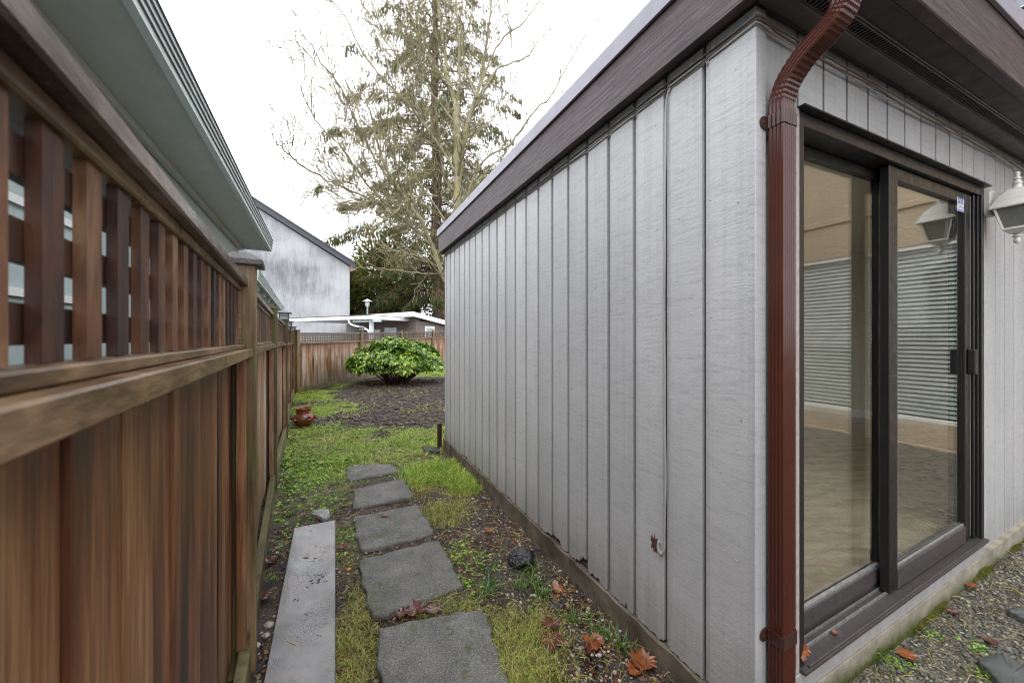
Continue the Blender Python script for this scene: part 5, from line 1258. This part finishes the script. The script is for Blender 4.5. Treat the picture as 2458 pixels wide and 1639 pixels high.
# clover / creeping leaves
def clover(x, y, size, mat, name, label):
    n = len(x); z = gz(x, y)+.006+.022*rng.random(n); P = np.stack([x, y, z], 1); N = unit(np.stack([rng.normal(size=n)*.45, rng.normal(size=n)*.45, np.ones(n)], 1)); an = rng.random(n)*6.283
    a = unit(np.cross(N, rng.normal(size=(n,3)))); b = np.cross(N, a); out = []
    for k in range(3):
        th = an+k*2.094; d = a*np.cos(th)[:,None]+b*np.sin(th)[:,None]; s = -a*np.sin(th)[:,None]+b*np.cos(th)[:,None]; S_ = size[:,None]
        out.append(np.stack([P, P+d*S_*.6+s*S_*.48+N*S_*.12, P+d*S_*1.0+s*S_*.12, P+d*S_*.6-s*S_*.48+N*S_*.12], 1))
    v = np.stack(out, 1).reshape(-1, 3); f = np.arange(12*n).reshape(-1, 4)
    return obj(name, (v, f), mat, None, kind='stuff', label=label, cat='clover')
x, y = pick(42000, (-4.6,.6,1.4,9), CLOV, 17, 1.1)
clover(x, y, (.007+.012*rng.random(len(x)))*np.clip(y/3, .9, 2), M_clover, 'clover_leaves', 'small round creeping leaves along the foot of the fence')
# leaf litter flakes
x, y = sample(17000, -2.6, .9, 1.3, 5.6); k = free(x, y, .99) & yard(x, y) & (rng.random(len(x)) < np.clip(.5+vnoise(x, y, 3, 31)*1.4, .05, 1)); x, y = x[k], y[k]; n = len(x)
D = unit(np.stack([rng.normal(size=n), rng.normal(size=n), .25*rng.normal(size=n)], 1)); P = np.stack([x, y, gz(x, y)+.004], 1)
v, f = leaf_quads(P, D, .013+.034*rng.random(n)**2, .009+.019*rng.random(n)**2, np.stack([rng.normal(size=n)*.3, rng.normal(size=n)*.3, np.zeros(n)], 1)+np.cross(D, np.array([0,0,1.]))*0+np.array([0,0,1.])); obj('leaf_litter', (v, f), M_litter, None, kind='stuff', label='scattered dark leaf scraps on the soil', cat='leaf litter')
# roots and straw strands
x, y = sample(3600, -1.8, .9, 1.25, 3.6); k = free(x, y, 1.0) & yard(x, y); x, y = x[k], y[k]; n = len(x)
st = MB()
for i in range(n):
    a = random.random()*6.28; L = .02+.07*random.random(); z = float(gz(x[i], y[i]))+.006; b = random.gauss(0, .6)
    st.tube([(x[i], y[i], z), (x[i]+L*.5*math.cos(a), y[i]+L*.5*math.sin(a), z+.004+.012*random.random()), (x[i]+L*.5*(math.cos(a)+math.cos(a+b)), y[i]+L*.5*(math.sin(a)+math.sin(a+b)), z+.002)], .0009+.0009*random.random(), 3, False)
obj('straw_strands', st, M_dry, None, kind='stuff', label='thin dead straw strands on the soil', cat='straw')
# pebbles
def pebbles(x, y, sz, mat, name, label, flat=.6, cat='gravel', lift=.2):
    bm = bmesh.new(); bmesh.ops.create_icosphere(bm, subdivisions=1, radius=1); V = np.array([v.co[:] for v in bm.verts]); Fc = np.array([[v.index for v in f_.verts] for f_ in bm.faces]); bm.free()
    n = len(x); nv = len(V); J = V[None]*(1+.35*(rng.random((n, nv, 1))-.5)); sc = np.stack([np.ones(n), .6+.4*rng.random(n), flat*(.6+.6*rng.random(n))], 1)
    J = J*sc[:, None]*sz[:, None, None]; q = rng.random(n)*6.283; c, s = np.cos(q)[:, None], np.sin(q)[:, None]; tl = (rng.random(n)-.5)[:, None]*1.0
    X = J[..., 0]*c-J[..., 1]*s; Yv = J[..., 0]*s+J[..., 1]*c; Zv = J[..., 2]+X*tl*.5
    v = np.stack([X+x[:, None], Yv+y[:, None], Zv+(gz(x, y)+sz*lift*flat)[:, None]], -1).reshape(-1, 3); f = (Fc[None]+np.arange(n)[:, None, None]*nv).reshape(-1, 3)
    return obj(name, (v, f), mat, None, kind='stuff', label=label, cat=cat)
x, y = sample(22000, -1.8, .9, 1.3, 4.6); u = (x-Cc[0])*bb[0]+(y-Cc[1])*bb[1]
k = free(x, y, 1.0) & yard(x, y) & (rng.random(len(x)) < np.clip(.16+.75*np.exp(-((u+.28)/.24)**2)+.5*np.exp(-((u+1.35)/.12)**2)*(y < 2.3)+vnoise(x, y, 5, 41)*.8, 0, 1)); x, y = x[k], y[k]
pebbles(x, y, .0026+.0105*rng.random(len(x))**3, M_peb, 'soil_pebbles', 'pale small pebbles strewn over the soil by the siding')
# clods, straw and leaf flecks on the bare soil patch
x, y = sample(9000, -5.2, -.9, 5.2, 13.2); k = yard(x, y) & free(x, y) & (dens(x, y, LUSH) < .35); x, y = x[k], y[k]
pebbles(x, y, .012+.035*rng.random(len(x))**3, plain('soil_clod', (.042,.030,.026), .6, .4, 0, .5, 14), 'soil_clods', 'dark crumbled clods on the bare soil before the bush', flat=.7, cat='soil')
x, y = sample(7000, -5.4, -.9, 4.2, 13.2); k = yard(x, y) & free(x, y) & (rng.random(len(x)) < np.clip(.45+vnoise(x, y, 1.6, 77)*1.7, .04, 1)); x, y = x[k], y[k]; n = len(x)
D = unit(np.stack([rng.normal(size=n), rng.normal(size=n), .25*rng.random(n)], 1)); v, f = leaf_quads(np.stack([x, y, gz(x, y)+.012], 1), D, .05+.07*rng.random(n), .018+.022*rng.random(n), np.tile(np.array([[0,0,1.]]), (n,1)))
obj('soil_flecks', (v, f), leafmat('pale_leaf_flecks', [(.25, (.10,.055,.02)), (.45, (.24,.20,.05)), (.6, (.22,.30,.05)), (.75, (.36,.30,.12))], .4, .2, 2), None, kind='stuff', label='pale straw and leaf flecks over the bare soil patch', cat='leaf litter')
# gravel yard by the door
n = 42000; u = .02+3.1*rng.random(n)**.9; w = -.02-1.7*rng.random(n)**1.25; x = Cc[0]+u*bb[0]+w*aa[0]; y = Cc[1]+u*bb[1]+w*aa[1]; k = free(x, y, .99) & (x/np.maximum(y, .01) < 2.2) & (y > .55); x, y = x[k], y[k]
pebbles(x, y, .0036+.0075*rng.random(len(x))**1.8, M_grav, 'gravel_chips', 'grey-green angular gravel chips before the sliding door', flat=.55, lift=.35)
n = 5000; u = .1+4.9*rng.random(n); w = -.5-4.5*rng.random(n); x = Cc[0]+u*bb[0]+w*aa[0]; y = Cc[1]+u*bb[1]+w*aa[1]
pebbles(x, y, .008+.012*rng.random(n), M_grav, 'yard_gravel', 'coarser gravel of the open yard beside the house', flat=.5)
x, y = sample(2600, 1.0, 3.4, .8, 2.6); k = free(x, y, 1.0); x, y = x[k], y[k]; uu = (x-Cc[0])*bb[0]+(y-Cc[1])*bb[1]; ww = (x-Cc[0])*aa[0]+(y-Cc[1])*aa[1]; k = (ww < -.03) & (rng.random(len(x)) < np.exp(-((ww+.08)/.16)**2)+.06); x, y = x[k], y[k]
st = MB()
for i in range(len(x)):
    a = random.random()*6.28; L = .03+.10*random.random(); z = float(gz(x[i], y[i]))+.010; b = random.gauss(0, .5)
    st.tube([(x[i], y[i], z), (x[i]+L*.5*math.cos(a), y[i]+L*.5*math.sin(a), z+.004+.02*random.random()), (x[i]+L*.5*(math.cos(a)+math.cos(a+b)), y[i]+L*.5*(math.sin(a)+math.sin(a+b)), z+.003)], .0008+.0006*random.random(), 3, False)
obj('gravel_straw', st, M_dry, None, kind='stuff', label='dead straw and stalks lying on the gravel along the wall', cat='straw')
cxs, cys = [], []
for (a, b) in ((2240,1525),(2345,1560),(2165,1605),(2360,1620)):
    X, Y, _ = gp(a, b); cxs += list(X+rng.normal(size=40)*.022); cys += list(Y+rng.normal(size=40)*.018)
clover(np.array(cxs), np.array(cys), .004+.005*rng.random(len(cxs)), M_clover, 'gravel_weeds', 'little green weeds sprouting through the gravel')
